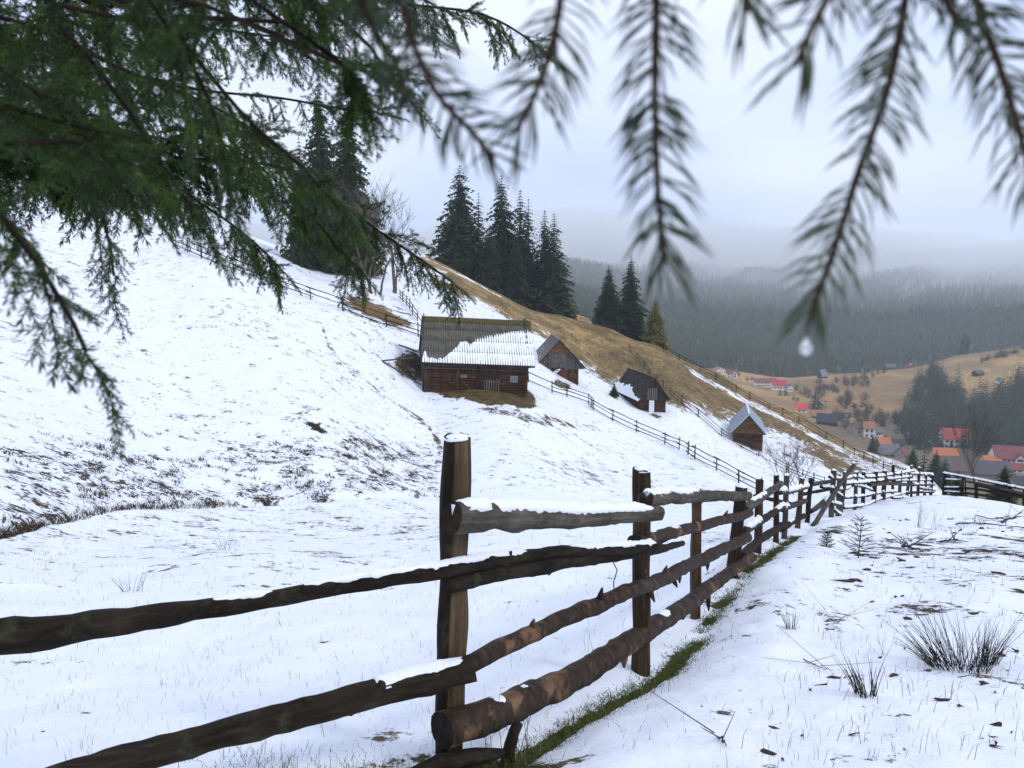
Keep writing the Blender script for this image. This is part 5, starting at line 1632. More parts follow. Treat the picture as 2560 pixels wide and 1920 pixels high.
def house(label, x0, x1, ytop, yeave, ybase, roof, wall, gable=False, rot=0.0, dmin=185, depth=None, win=(4, 1), cat='house', chimney=False, dormer=False, d=None):
    xc = (x0 + x1) / 2
    g = hit(xc, ybase, dmin) if d is None else on_ground(xc, d)
    dep = float(proj(np.array(g.x), np.array(g.y), np.array(g.z))[2]); k = dep / F
    W = (x1 - x0) * k; hr = max(ybase - ytop, 3) * k * 1.0; hw = max((ybase - yeave) * k, 1.2); rise = hr - hw
    D = depth or min(max(W * .75, 6.0), 11)
    e = empty('house', g, label, cat)
    Wm = Matrix.Translation(g + Vector((0, D / 2, 0))) @ Matrix.Rotation(rot, 4, 'Z')
    if gable: hx, hy = W / 2, D / 2
    else: hx, hy = W / 2, D / 2
    b = MB(); b.box2((-hx * .93, -hy * .9, -4), (hx * .93, hy * .9, hw))
    if gable: b.prism([Vector((-hx * .93, -hy * .9, hw)), Vector((hx * .93, -hy * .9, hw)), Vector((0, -hy * .9, hw + rise * .93))], (0, 0, 0), (0, hy * 1.8, 0))
    else: b.prism([Vector((-hx * .93, -hy * .9, hw)), Vector((-hx * .93, hy * .9, hw)), Vector((-hx * .93, 0, hw + rise * .93))], (0, 0, 0), (hx * 1.86, 0, 0))
    w = b.build('wall', WC[wall], e, Wm)
    b = MB(); t = .28
    if gable: b.prism([Vector((-hx * 1.05, -hy, hw - .2)), Vector((0, -hy, hw + rise)), Vector((hx * 1.05, -hy, hw - .2)), Vector((hx * 1.05, -hy, hw - .2 + t)), Vector((0, -hy, hw + rise + t)), Vector((-hx * 1.05, -hy, hw - .2 + t))], (0, 0, 0), (0, 2 * hy, 0))
    else: b.prism([Vector((-hx, -hy * 1.08, hw - .2)), Vector((-hx, 0, hw + rise)), Vector((-hx, hy * 1.08, hw - .2)), Vector((-hx, hy * 1.08, hw - .2 + t)), Vector((-hx, 0, hw + rise + t)), Vector((-hx, -hy * 1.08, hw - .2 + t))], (0, 0, 0), (2 * hx, 0, 0))
    rf = b.build('roof', RC[roof], e, Wm)
    nx_, nz_ = win
    for j in range(nz_):
        for i in range(nx_):
            x = -hx * .8 + (i + .5) * hx * 1.6 / nx_; zc = hw * (j + .55) / nz_
            sx, sz = min(1.2, hx * 1.0 / nx_), min(1.4, hw * .5 / nz_)
            b = MB(); b.box2((x - sx / 2, -hy * .9 - .06, zc - sz / 2), (x + sx / 2, -hy * .9 + .02, zc + sz / 2)); p_ = b.build('window', M_WIN, e, Wm)
    if gable and rise > 2.5:
        b = MB(); b.box2((-.6, -hy * .9 - .06, hw + .3), (.6, -hy * .9 + .02, hw + 1.6)); b.build('window', M_WIN, e, Wm)
    if chimney:
        b = MB(); b.box2((hx * .3, .2, hw + rise * .4), (hx * .3 + .7, .9, hw + rise + 1.2)); b.build('chimney', RC['brown'], rf, Wm)
    if dormer:
        b = MB(); x = hx * .45; b.prism([Vector((x - 2, -hy * 1.1, hw - 3.5)), Vector((x + 2, -hy * 1.1, hw - 3.5)), Vector((x + 2, -hy * 1.1, hw + .2)), Vector((x, -hy * 1.1, hw + 2.4)), Vector((x - 2, -hy * 1.1, hw + .2))], (0, 0, 0), (0, hy, 0)); dm = b.build('dormer', WC[wall], e, Wm)
        b = MB(); b.prism([Vector((x - 2.5, -hy * 1.2, hw - .1)), Vector((x, -hy * 1.2, hw + 2.5)), Vector((x + 2.5, -hy * 1.2, hw - .1)), Vector((x + 2.5, -hy * 1.2, hw + .3)), Vector((x, -hy * 1.2, hw + 2.9)), Vector((x - 2.5, -hy * 1.2, hw + .3))], (0, 0, 0), (0, hy * 1.1, 0)); b.build('dormer_roof', RC[roof], dm, Wm)
        for z in (hw - 3.0, hw - 1.0):
            b = MB(); b.box2((x - 1.3, -hy * 1.1 - .06, z), (x + 1.3, -hy * 1.1 + .02, z + 1.2)); b.build('window', M_WIN, dm, Wm)
    return e


house('white house with faded red roof highest on the far slope', 1736, 1760, 891, 899, 911, 'salmon', 'white', dmin=500, win=(3, 1))
house('low pinkish-red roof tucked under the highest white house', 1750, 1769, 908, 914, 918, 'crimson', 'white', dmin=500, win=(2, 1), rot=.3)
house('brown-roofed grey house right of the highest white house', 1761, 1782, 898, 905, 912, 'brown', 'grey', dmin=500, win=(2, 1), rot=-.3)
house('white house with pale low roof above the ridge fence', 1785, 1815, 919, 927, 936, 'salmon', 'white', gable=True, dmin=500, win=(4, 1), rot=.3)
house('half-timbered white house with maroon roof next to the pale-roofed one', 1817, 1845, 925, 934, 946, 'maroon', 'white', dmin=450, win=(3, 2), rot=-.15, dormer=True)
house('long inn with thin red-brown roof and many windows', 1884, 1946, 948, 954, 968, 'maroon', 'white', dmin=450, win=(9, 2), rot=.05)
house('crimson-roofed wing at the right end of the long inn', 1932, 1969, 952, 963, 977, 'crimson', 'white', dmin=450, win=(4, 1), rot=-.1)
house('white gabled end building right of the crimson roof', 1968, 1984, 963, 970, 980, 'grey', 'white', gable=True, dmin=450, win=(2, 1))
house('blue-grey barn roof alone on the brown hill edge', 2048, 2070, 925, 941, 946, 'blue', 'dark', dmin=500, win=(0, 0), rot=.5)
house('bright red roof half hidden by the straw ridge', 1993, 2020, 1010, 1024, 1032, 'pink', 'white', dmin=300, win=(2, 1), rot=-.2)
house('small orange-roofed house beside the dark spruce pair', 2054, 2071, 995, 1002, 1008, 'orange', 'white', dmin=350, win=(2, 1), rot=.4)
house('tiny orange roof among bare bushes under the brown hill', 2094, 2107, 1016, 1024, 1030, 'orange', 'grey', dmin=330, win=(1, 1), gable=True)
house('faded salmon roof just over the ridge, left of the dark long roof', 2032, 2068, 1028, 1040, 1048, 'salmon', 'grey', dmin=280, win=(3, 1), rot=-.3)
house('long dark roof just over the ridge', 2050, 2101, 1038, 1056, 1064, 'dark', 'dark', dmin=260, win=(0, 0), rot=-.45)
house('long white-walled building behind the dark long roof', 2090, 2133, 1034, 1040, 1049, 'dark', 'white', dmin=300, win=(8, 1), rot=-.15)
house('grey-brown roofed house joined to the orange-roofed white one', 2137, 2168, 1058, 1072, 1090, 'brown', 'grey', dmin=260, win=(2, 1), rot=.1)
house('white house with faded orange roof above the snowy ridge end', 2162, 2190, 1056, 1072, 1096, 'salmon', 'white', gable=False, dmin=260, win=(2, 2), rot=-.25)
house('small white cottage right of the faded orange roof', 2187, 2208, 1075, 1081, 1092, 'grey', 'white', dmin=260, win=(3, 1), rot=.1)
house('orange tiled roof with pale dormer left of the dark slate roof', 2196, 2231, 1097, 1113, 1121, 'orange', 'brown', dmin=240, win=(2, 1), rot=.15, chimney=True)
house('dark slate roof carrying a white dish, right of the orange tiles', 2231, 2262, 1101, 1113, 1121, 'dark', 'grey', dmin=240, win=(2, 1), rot=.05)
house('broad low grey roof below the orange tiled roof', 2204, 2256, 1115, 1136, 1142, 'grey', 'grey', dmin=210, win=(3, 1), rot=.1)
house('narrow maroon roof at the end of the broad grey roof', 2252, 2270, 1122, 1140, 1146, 'maroon', 'grey', dmin=210, win=(1, 1), rot=.5)
house('big white house with red roof and glazed dormer bay', 2364, 2431, 1076, 1099, 1124, 'red', 'white', dmin=300, win=(5, 2), rot=-.25, chimney=True, dormer=True)
house('long pale mossy roof over a maroon wall across the road', 2274, 2318, 1083, 1094, 1100, 'moss', 'brown', dmin=300, win=(4, 1), rot=-.05)
house('long orange roof below the big white house', 2341, 2401, 1125, 1147, 1154, 'orange', 'cream', dmin=240, win=(4, 1), rot=-.1)
house('brown roof joined to the right end of the long orange roof', 2398, 2431, 1126, 1143, 1156, 'brown', 'white', dmin=240, win=(2, 1), rot=-.15)
house('huge brown-grey barn roof below the long orange roof', 2362, 2440, 1147, 1178, 1186, 'brown', 'grey', dmin=195, win=(0, 0), rot=-.1)
house('small orange roof beside the tall bare tree', 2464, 2507, 1143, 1156, 1166, 'orange', 'cream', dmin=220, win=(4, 1), rot=-.1)
house('large maroon-roofed white house at the right edge', 2497, 2575, 1121, 1148, 1170, 'maroon', 'white', dmin=230, win=(6, 2), rot=-.25, dormer=True)
house('wide dusky purple roof below the small orange roof', 2438, 2534, 1160, 1186, 1196, 'purple', 'grey', dmin=185, win=(0, 0), rot=-.15)
house('beige gabled house with dark roof at the lower right', 2516, 2546, 1178, 1194, 1212, 'dark', 'cream', gable=True, dmin=165, win=(2, 1), rot=-.2)
house('maroon-roofed white outbuilding under the large maroon house', 2530, 2580, 1163, 1175, 1184, 'maroon', 'white', dmin=185, win=(3, 1), rot=-.2)
house('low dark-roofed cream building at the lower right corner of the village', 2540, 2610, 1198, 1212, 1232, 'dark', 'cream', dmin=150, win=(3, 1), rot=-.15)
house('dark timber hut alone on the brown hillside', 2438, 2463, 927, 934, 940, 'purple', 'dark', dmin=450, win=(0, 0), rot=.3, cat='hut')
house('dark barn on the skyline of the brown hill', 2214, 2242, 911, 918, 924, 'purple', 'dark', dmin=500, win=(0, 0), cat='barn')
house('tiny red-roofed hut on the brown skyline', 2276, 2288, 909, 914, 918, 'pink', 'brown', dmin=500, win=(0, 0), gable=True, cat='hut')
house('white cottage at the edge of the right hillside wood', 2498, 2512, 946, 952, 960, 'grey', 'white', dmin=450, win=(2, 1), gable=True)


def road_strip():
    pts = [hit(x, y, 260) for x, y in ((2262, 1093), (2290, 1099), (2315, 1109), (2345, 1121), (2365, 1127))]
    pl = catmull([tuple(p) for p in pts], 26); vs_ = []
    for i, p in enumerate(pl):
        a = Vector(pl[min(i + 1, 25)]) - Vector(pl[max(i - 1, 0)]); s = Vector((-a.y, a.x, 0)).normalized() * 2.6
        for q in (-1, 1):
            x, y = p[0] + s.x * q, p[1] + s.y * q
            vs_.append((x, y, hz(x, y) + .35))
    b = MB(); b.add(vs_, [(2 * i, 2 * i + 1, 2 * i + 3, 2 * i + 2) for i in range(25)])
    tag(b.build('road', plain('wet_asphalt', (0.12, 0.12, 0.13), .5, .15), None), kind='structure')


road_strip()


def vehicle(label, px, py, ln, h, wd, body, rot, van):
    g = hit(px, py, 260); e = empty('van' if van else 'car', g, label, 'van' if van else 'car')
    Wm = Matrix.Translation(g + Vector((0, 0, .35))) @ Matrix.Rotation(rot, 4, 'Z')
    b = MB(); prof = [(-ln / 2, .35), (ln / 2, .35), (ln / 2, h * (.55 if not van else .5)), (ln * .34, h * .58), (ln * (.18 if not van else .3), h), (-ln * (.30 if not van else .5), h), (-ln * .5, h * .62 if not van else h * .9)]
    b.prism([Vector((x, -wd / 2, z)) for x, z in prof], (0, 0, 0), (0, wd, 0)); b.build('body', body, e, Wm)
    b = MB(); b.box2((-ln * .22, -wd / 2 - .02, h * .62), (ln * .22, wd / 2 + .02, h * .92)); b.build('window', M_WIN, e, Wm)
    for x in (-ln * .3, ln * .3):
        for y in (-wd / 2, wd / 2):
            b = MB(); b.tube([(x, y - .1, .33), (x, y + .1, .33)], .33, 10); b.build('wheel', M_DARK, e, Wm)


vehicle('white van parked on the village road', 2336, 1116, 6.5, 2.9, 2.3, WC['white'], -.6, True)
vehicle('dark red car parked in front of the white van', 2340, 1122, 4.4, 1.5, 1.8, RC['maroon'], -.5, False)

for px, yt, yb, lab in ((2117, 1035, 1072, 'pale utility pole left of the village road'), (2174, 1045, 1080, 'utility pole behind the faded orange roof'), (2217, 1052, 1076, 'pale utility pole in the middle of the village'), (2235, 1070, 1094, 'utility pole behind the dark slate roof'), (2250, 1078, 1098, 'thin utility pole beside the mossy roof')):
    g = hit(px, yb, 280); t_ = P(px, yt, g.y); b = MB()
    b.tube([g - Vector((0, 0, 1)), t_], .22, 6); e = empty('utility_pole', g, lab, 'pole'); b.build('shaft', WC['grey'], e)
    b = MB(); b.box(t_ - Vector((0, 0, .8)), (1.8, .2, .2)); b.build('crossarm', WC['grey'], e)

# leafless scrub and trees of the valley
_r = random.Random(12)
SCRUB = [(2140, 960, 30), (2180, 935, 16), (2070, 955, 12), (1820, 930, 10), (1880, 935, 12), (2130, 1010, 30), (2180, 1040, 34), (2230, 1055, 32), (2290, 1070, 34), (2170, 1065, 22), (2110, 1055, 20), (2340, 1085, 30), (2060, 985, 22), (2000, 990, 20), (2420, 1095, 26), (2480, 1120, 22)]
for i, (sx, sy, n_) in enumerate(SCRUB):
    for j in range(max(6, int(n_ / 2.2))):
        x, y = sx + _r.gauss(0, 20), sy + _r.gauss(0, 9)
        g = hit(x, y, 300)
        if g.y > 850: continue
        bare_tree(x, 0, 0, 4, 'greyish leafless bush on the valley side', [M_TWIGP, M_TWIG, M_TWIGD][_r.randrange(3)], 'leafless bushes of the valley', 1.25, _r.uniform(4, 9), g, name='bare_bush')
for px, yb, h, lab in ((2424, 892, 13, 'lone pale birch on the brown skyline'), (2180, 962, 15, 'slim birch on the brown hillside'), (2150, 955, 14, 'birch beside the slim hillside birch')):
    bare_tree(px, 0, 0, 3, lab, WC['grey'], None, .9, h, hit(px, yb, 450))


# ------------------------------------------------------------------ grass, rushes, litter
def blade_mat(name, c0, c1, rough=.8):
    t = NT(name); w = t.world()
    return t.fin(t.ramp(t.noise(w, 40, 3, .6), [(.3, c0), (.7, c1)]), rough, .2)


M_TAN = blade_mat('dry_grass_blade', (0.16, 0.105, 0.055), (0.36, 0.27, 0.16))
M_DRK = blade_mat('dark_grass_blade', (0.030, 0.024, 0.010), (0.095, 0.072, 0.030))
M_GRN = blade_mat('green_grass_blade', (0.030, 0.045, 0.008), (0.10, 0.115, 0.022))
M_RUSH = blade_mat('rush_stem', (0.008, 0.011, 0.007), (0.028, 0.034, 0.018), .6)
M_LIT = blade_mat('dead_leaf_litter', (0.022, 0.014, 0.010), (0.085, 0.050, 0.030))


def blades(name, base, hgt, wid, lean, mat, rng, label, bend=.5):
    """many grass blades as one mesh; base (n,3)"""
    n = len(base); a = rng.uniform(0, 2 * math.pi, n); hgt = np.asarray(hgt); wid = np.asarray(wid)
    dr = np.stack([np.cos(a), np.sin(a), np.zeros(n)], -1) * (lean * rng.uniform(.2, 1.2, n) * hgt)[:, None]
    b = rng.uniform(0, 2 * math.pi, n); sd = np.stack([np.cos(b), np.sin(b), np.zeros(n)], -1) * wid[:, None]
    up = np.array([0, 0, 1.0])
    p0 = base - up * .01; p1 = base + dr * .35 + up * (hgt * .55)[:, None]; p2 = base + dr * (1 + bend) + up * (hgt * rng.uniform(.75, 1.0, n))[:, None]
    V = np.stack([p0 - sd, p0 + sd, p1 - sd * .75, p1 + sd * .75, p2], 1).reshape(-1, 3)
    i = np.arange(n)[:, None] * 5
    Q = np.stack([i[:, 0], i[:, 0] + 1, i[:, 0] + 3, i[:, 0] + 2], -1); T = np.stack([i[:, 0] + 2, i[:, 0] + 3, i[:, 0] + 4], -1)
    o = bpy.data.objects.new(name, np_mesh(name, V, Q, T, [mat])); place(o, I4)
    return tag(o, label, 'grass', kind='stuff')


def ground_pts(px, py):
    """hits of many pixels on the ground, by stepping (vectorised)"""
    ds = np.exp(np.linspace(math.log(2.0), math.log(75), 420)); k = (960 - py) / F
    out_ = np.full((len(px), 3), np.nan)
    for i in range(0, len(px), 300):
        kk = k[i:i + 300, None]; s = ds[None, :] / (CP_ + kk * SP_)
        X = (px[i:i + 300, None] - 1280) / F * s; Z = EYE + s * (kk * CP_ - SP_); Y = np.broadcast_to(ds[None, :], X.shape)
        g = H0(X, Y) - Z
        j = np.argmax(g >= 0, 1); ok = g[np.arange(len(j)), j] >= 0
        x = X[np.arange(len(j)), j]; y = ds[j]
        out_[i:i + 300, 0] = np.where(ok, x, np.nan); out_[i:i + 300, 1] = y
    out_ = out_[~np.isnan(out_[:, 0])]
    out_[:, 2] = H(out_[:, 0], out_[:, 1])
    return out_


def grasses():
    rng = np.random.default_rng(11)
    # dry stems through the snow of the meadow
    n = 5200; px = rng.uniform(-40, 1900, n); py = 1255 + 660 * rng.random(n) ** 1.5
    dens = .35 + .65 * (vnoise(px / 90, py / 30, 4) > -.1); kp = rng.random(n) < dens * np.interp(px, [0, 900, 1500, 1900], [1, 1, .7, .4]); px, py = px[kp], py[kp]
    b = ground_pts(px, py); r = b[:, 1]
    blades('dry_grass', b, rng.uniform(.03, .10, len(b)) * np.interp(r, [3, 12, 40], [.75, 1.3, 2.2]), np.interp(r, [2, 10, 40], [.0007, .0022, .0085]) * rng.uniform(.6, 1.3, len(b)), .55, M_TAN, rng, 'dry grass stems poking through the meadow snow')
    # dark tussocks on the bank above the ditch
    n = 620; px = rng.uniform(-30, 1180, n); lo = np.interp(px, [0, 300, 700, 1180], [1330, 1272, 1252, 1240]); py = 1085 + (lo - 1085) * rng.random(n) ** .75
    kp = vnoise(px / 130, py / 40, 14) + .5 * vnoise(px / 40, py / 14, 15) > -.05; c = ground_pts(px[kp], py[kp])
    m = 13; b = np.repeat(c, m, 0); b[:, :2] += rng.normal(0, .09, (len(b), 2)); b[:, 2] = H(b[:, 0], b[:, 1]) - .02
    blades('tussock_grass', b, rng.uniform(.07, .20, len(b)), rng.uniform(.008, .018, len(b)), 1.1, M_DRK, rng, 'dark tussocks on the bank above the ditch')
    # ditch edge grass
    n = 210; px = -30 + 620 * rng.random(n) ** 1.6; py = np.interp(px, [0, 60, 150, 300, 500, 760], [1332, 1316, 1297, 1272, 1260, 1250]) + rng.normal(-4, 4, n); c = ground_pts(px, py)
    b = np.repeat(c, 8, 0); b[:, :2] += rng.normal(0, .12, (len(b), 2)); b[:, 2] = H(b[:, 0], b[:, 1]) - .12
    blades('tussock_grass', b, rng.uniform(.08, .20, len(b)), rng.uniform(.005, .012, len(b)), 1.1, M_DRK, rng, 'dark grass lining the ditch at the foot of the bank')
    # green turf under the near fence
    fx = np.array([-0.47, 0.82, 1.67, 2.42, 3.46, 4.29, 6.36]); fy = np.array([2.6, 4.55, 6.6, 8.1, 10.3, 12.0, 16.0])
    n = 15000; y = 2.4 + 11.5 * rng.random(n) ** 1.6; off = rng.normal(0, .055, n) + .16 + .05 * fbm(y * 2, y * 0, 3, 6)
    kp = fbm(y * 1.7, y * 0, 3, 16) + .25 > rng.uniform(-.35, .25, n); y, off = y[kp], off[kp]
    x = np.interp(y, fy, fx) + off; b = np.stack([x, y, H(x, y) - .055 * np.exp(-((off - .16) / .15) ** 2)], -1)
    blades('grass', b, rng.uniform(.015, .05, len(b)), np.interp(y, [3, 10], [.0016, .005]), 1.2, M_GRN, rng, 'mossy green grass along the foot of the near fence')
    n = 1500; x = rng.normal(-.25, .55, n); y = rng.normal(2.78, .13, n); b = np.stack([x, y, H(x, y)], -1)
    blades('grass', b, rng.uniform(.02, .06, n), np.full(n, .0014), 1.0, M_GRN, rng, 'green grass round the foot of the tall split post')
    # sparse stalks on the right
    n = 1150; px = rng.uniform(1500, 2580, n); py = 1300 + 620 * rng.random(n) ** 1.3
    kp = px > np.interp(py, [1300, 1400, 1550, 1680, 1920], [2080, 1960, 1800, 1680, 1420]); b = ground_pts(px[kp], py[kp])
    blades('dry_grass', b, rng.uniform(.03, .15, len(b)), np.interp(b[:, 1], [2, 10, 30], [.0009, .0024, .006]) * rng.uniform(.6, 1.3, len(b)), .5, M_LIT, rng, 'dark dead stalks scattered on the snow right of the fence')
    # litter: leaves, bark crumbs
    n = 1700; px = rng.uniform(1350, 2580, n); py = 1295 + 625 * rng.random(n) ** 1.5
    kp = (px > np.interp(py, [1300, 1400, 1550, 1680, 1920], [2080, 1960, 1800, 1680, 1420])) & (rng.random(n) < .06 + .75 * (vnoise(px / 55, py / 13, 3) > .1) * ((py < 1490) & (px > 2030))); c = ground_pts(px[kp], py[kp]); n = len(c)
    s = (.005 + .030 * rng.random(n) ** 3) * np.interp(c[:, 1], [3, 12, 30], [.75, 1.9, 2.8]); k = 7; ang = np.arange(k) * 2 * math.pi / k + rng.uniform(0, 6, (n, 1)); rr = s[:, None] * rng.uniform(.45, 1.25, (n, k)); st = rng.uniform(1, 3.5, (n, 1)); ro = rng.normal(0, .5, (n, 1))
    ux, uy = np.cos(ang) * rr * st, np.sin(ang) * rr
    ring = np.stack([c[:, 0:1] + ux * np.cos(ro) - uy * np.sin(ro), c[:, 1:2] + ux * np.sin(ro) + uy * np.cos(ro), np.broadcast_to(c[:, 2:3], (n, k)) + rng.uniform(-.004, .02, (n, k))], -1)
    ctr = c[:, None, :] + np.array([0, 0, 1.0]) * (s * .55 + .006)[:, None, None]
    V = np.concatenate([ring, ctr], 1).reshape(-1, 3); i0 = np.arange(n)[:, None] * (k + 1); kk = np.arange(k)
    T = np.stack([i0 + kk, i0 + (kk + 1) % k, np.broadcast_to(i0 + k, (n, k))], -1).reshape(-1, 3)
    o = bpy.data.objects.new('leaf_litter', np_mesh('leaf_litter', V, None, T, [M_LIT])); place(o, I4); tag(o, 'dark leaf litter and clods scattered on the snow right of the fence', 'litter', kind='stuff')


grasses()


def rush(px, py, n, ln, label, seed, lean=(-.35, 0), spread=.55, rad=.10):
    rnd = random.Random(seed); g = hit(px, py); e = empty('rush_tuft', g, label, 'plant')
    for nm, mt, cnt, l0 in (('stems', M_RUSH, n, 1.0), ('dead_stems', M_DRK, n // 5, .8)):
        b = MB()
        for i in range(cnt):
            a = rnd.uniform(0, 6.28); r = rad * math.sqrt(rnd.random()); p = Vector((g.x + math.cos(a) * r, g.y + math.sin(a) * r, 0)); p.z = hz(p.x, p.y) - .02
            L_ = ln * l0 * rnd.uniform(.35, 1.0); d0 = Vector((math.cos(a) * spread * rnd.random() + lean[0] * rnd.uniform(.2, 1.3), math.sin(a) * spread * rnd.random() + lean[1], 1)).normalized()
            bd = Vector((d0.x, d0.y, 0)) * rnd.uniform(.0, .5) - Vector((0, 0, rnd.uniform(0, .35)))
            pts = [p + d0 * L_ * t + bd * L_ * t * t * .6 for t in (0, .3, .6, .85, 1)]
            b.tube(pts, [.0022, .0020, .0016, .0011, .0004], 4, cap=False)
        b.build(nm, mt, e)
    return e


rush(2395, 1672, 130, .52, 'big dark rush tuft fanning out on the snow at the right', 3, (-.40, 0), .75, .17)
rush(2470, 1660, 34, .42, 'slim rush tuft just right of the big fan of rushes', 13, (.1, 0), .4, .05)
rush(2165, 1738, 34, .34, 'middle-sized rush tuft left of the big one', 5, (-.3, 0), .45, .05)
rush(1978, 1586, 20, .30, 'small upright rush tuft nearest the fence', 7, (-.12, 0), .3, .03)
rush(560, 1375, 13, .6, 'thin pale rush tuft on the left meadow before the ditch', 9, (.0, 0), .7, .12)
rush(330, 1480, 14, .34, 'short rush tuft on the left meadow above the top rail', 10, (.1, 0), .7, .12)


def weed(px, py, h, label, seed, n=5, mat=None, name='dead_weed', spread=.3):
    rnd = random.Random(seed); g = hit(px, py); e = empty(name, g, label, 'plant'); b = MB()
    for i in range(n):
        a = rnd.uniform(0, 6.28); p = g + Vector((rnd.uniform(-.05, .05), rnd.uniform(-.05, .05), -.03)); L_ = h * rnd.uniform(.5, 1)
        d0 = Vector((math.cos(a) * spread, math.sin(a) * spread * .5, 1)).normalized(); q = p; pts = [p]
        for s in range(5): d0 = (d0 + Vector((rnd.uniform(-.15, .15), rnd.uniform(-.1, .1), 0))).normalized(); q = q + d0 * L_ / 5; pts.append(q.copy())
        b.tube(pts, [.004 * h + .001, .004 * h, .003 * h, .0025 * h, .002 * h, .001 * h], 4, cap=False)
        for s in (2, 3, 4):
            dd = (d0 + Vector((rnd.uniform(-.9, .9), rnd.uniform(-.5, .5), .1))).normalized(); b.tube([pts[s], pts[s] + dd * L_ * .22], [.002 * h, .001 * h], 3, cap=False)
    b.build('stems', mat or M_TWIGD, e)


weed(2295, 1318, .75, 'dry weed stalks on the snow below the crooked fence', 1, 9, M_TWIGP)
weed(2335, 1325, .6, 'second clump of dry weed stalks right of the first', 2, 7, M_TWIGP)
weed(1250, 1905, .42, 'dark brittle twigs at the foot of the tall split post', 3, 5)
weed(1310, 1890, .40, 'forked dark weed leaning on the black stake', 4, 5)
weed(1475, 1630, .3, 'dark weed hanging under the bottom rail by the second post', 5, 3)
weed(2090, 1625, .26, 'thin dead stalk between the fence and the rush tufts', 6, 3)
weed(2225, 1640, .30, 'dead stalks just left of the big rush fan', 7, 4)
weed(2500, 1590, .25, 'small dead stalks above the big rush tuft', 8, 3)
weed(640, 1905, .22, 'small dark dead weed at the bottom edge below the rails', 9, 4)
weed(2140, 1600, .2, 'short dead stalk on the open snow', 10, 2)


def sapling(px, py, h, label, seed):
    """little open spruce: stem with bare whorls of needled twigs"""
    rnd = random.Random(seed); g = hit(px, py); e = empty('spruce_sapling', g, label, 'tree'); b = MB(); nb = MB()
    b.tube([g - Vector((0, 0, .05)), g + Vector((0.01, 0, h * .5)), g + Vector((0, 0, h))], [.010, .007, .003], 6)
    for k in range(7):
        z = h * (.15 + .12 * k); L_ = h * .55 * (1 - .11 * k)
        for j in range(5):
            a = j * 1.256 + k * .7 + rnd.uniform(-.3, .3); d0 = Vector((math.cos(a), math.sin(a), .35)); p0 = g + Vector((0, 0, z)); p1 = p0 + d0 * L_ * rnd.uniform(.6, 1)
            b.tube([p0, p1], [.004, .002], 4, cap=False)
            for s in range(16):
                t = .25 + .75 * s / 16; c = p0.lerp(p1, t)
                for q in range(3):
                    v = Vector((rnd.uniform(-1, 1), rnd.uniform(-1, 1), rnd.uniform(-.2, 1))).normalized() * .028 + d0 * .012
                    sd = v.cross(Vector((.3, .5, .8))).normalized() * .0022; i = len(nb.v); nb.add([c - sd, c + sd, c + v], [(0, 1, 2)])
    b.build('stem', M_TWIGD, e); nb.build('needles', M_SPRF, e)


sapling(2145, 1395, .62, 'little open spruce sapling alone on the right-hand snow', 4)
sapling(2065, 1375, .30, 'tiny sprig of spruce left of the little sapling', 5)


def fallen(label, pts, r=.012, seed=0):
    w = [hit(x, y) for x, y in pts]; b = MB()
    wp = catmull([(*p, r) for p in w], 14); b.tube([Vector(p[:3]) + Vector((0, 0, .02 + .05 * abs(mnoise.noise(Vector((i * .4, seed, 0)))))) for i, p in enumerate(wp)], [r * (1 - .6 * i / 13) for i in range(14)], 5, rough=.2)
    rnd = random.Random(seed)
    for i in range(4):
        k = rnd.randint(3, 11); p = Vector(wp[k][:3]) + Vector((0, 0, .03)); b.tube([p, p + Vector((rnd.uniform(-.4, .4), rnd.uniform(-.3, .3), rnd.uniform(.05, .3)))], [r * .5, r * .2], 4)
    tag(b.build('fallen_branch', M_TWIGD), label, 'branch')


fallen('long fallen branch lying across the snow at the right edge', [(2390, 1313), (2450, 1312), (2570, 1322)], .018, 1)
fallen('thick arched dead branch at the right edge', [(2505, 1308), (2530, 1298), (2600, 1290)], .03, 2)
fallen('short dark stick on the snow among the litter', [(2350, 1357), (2395, 1352)], .02, 3)
fallen('dark bent stick below the leaning prop', [(2255, 1368), (2300, 1378)], .022, 4)
fallen('thin branch fallen near the low dark fence', [(2440, 1290), (2480, 1300), (2560, 1285)], .012, 5)
fallen('thin fallen twig in the lower right foreground', [(2060, 1545), (2120, 1555)], .004, 6)
fallen('second thin twig lying left of the middle rush tuft', [(2005, 1655), (2080, 1690)], .004, 7)
fallen('brown stick half buried below the mossy strip', [(1780, 1840), (1815, 1880)], .006, 8)


# ------------------------------------------------------------------ the overhanging spruce: boughs close to the camera
def needle_mat(name, c0, c1, c2, rough):
    t = NT(name)
    n_ = t.noise(t.coords('Object'), 9, 4, .6); r_ = t.objrand()
    col = t.ramp(n_, [(.3, c0), (.5, c1), (.75, c2)])
    col = t.mix(1.0, col, t.ramp(r_, [(0, (.7, .8, .8)), (1, (1.3, 1.2, 1.0))]), 'MULTIPLY')
    m_ = t.fin(col, rough, .22)
    return m_


M_NEED = needle_mat('wet_spruce_needles', (0.006, 0.018, 0.003), (0.022, 0.058, 0.008), (0.085, 0.165, 0.028), .36)  # brightest tone paints in wet highlights as well as the lighter green tips
M_NEEDF = needle_mat('grey_green_needles', (0.016, 0.030, 0.014), (0.040, 0.062, 0.032), (0.095, 0.125, 0.070), .28)
M_STEM = plain('spruce_twig_bark', (0.036, 0.020, 0.013), .8, .35, 20, .12)
M_LIMB = plain('spruce_limb_bark', (0.020, 0.014, 0.011), .9, .4, 12, .1)
_t = NT('water_drop'); _t.b.inputs['Transmission Weight'].default_value = 1.0; _t.b.inputs['IOR'].default_value = 1.33; M_DROP = _t.fin((1, 1, 1), 0.0, .5)


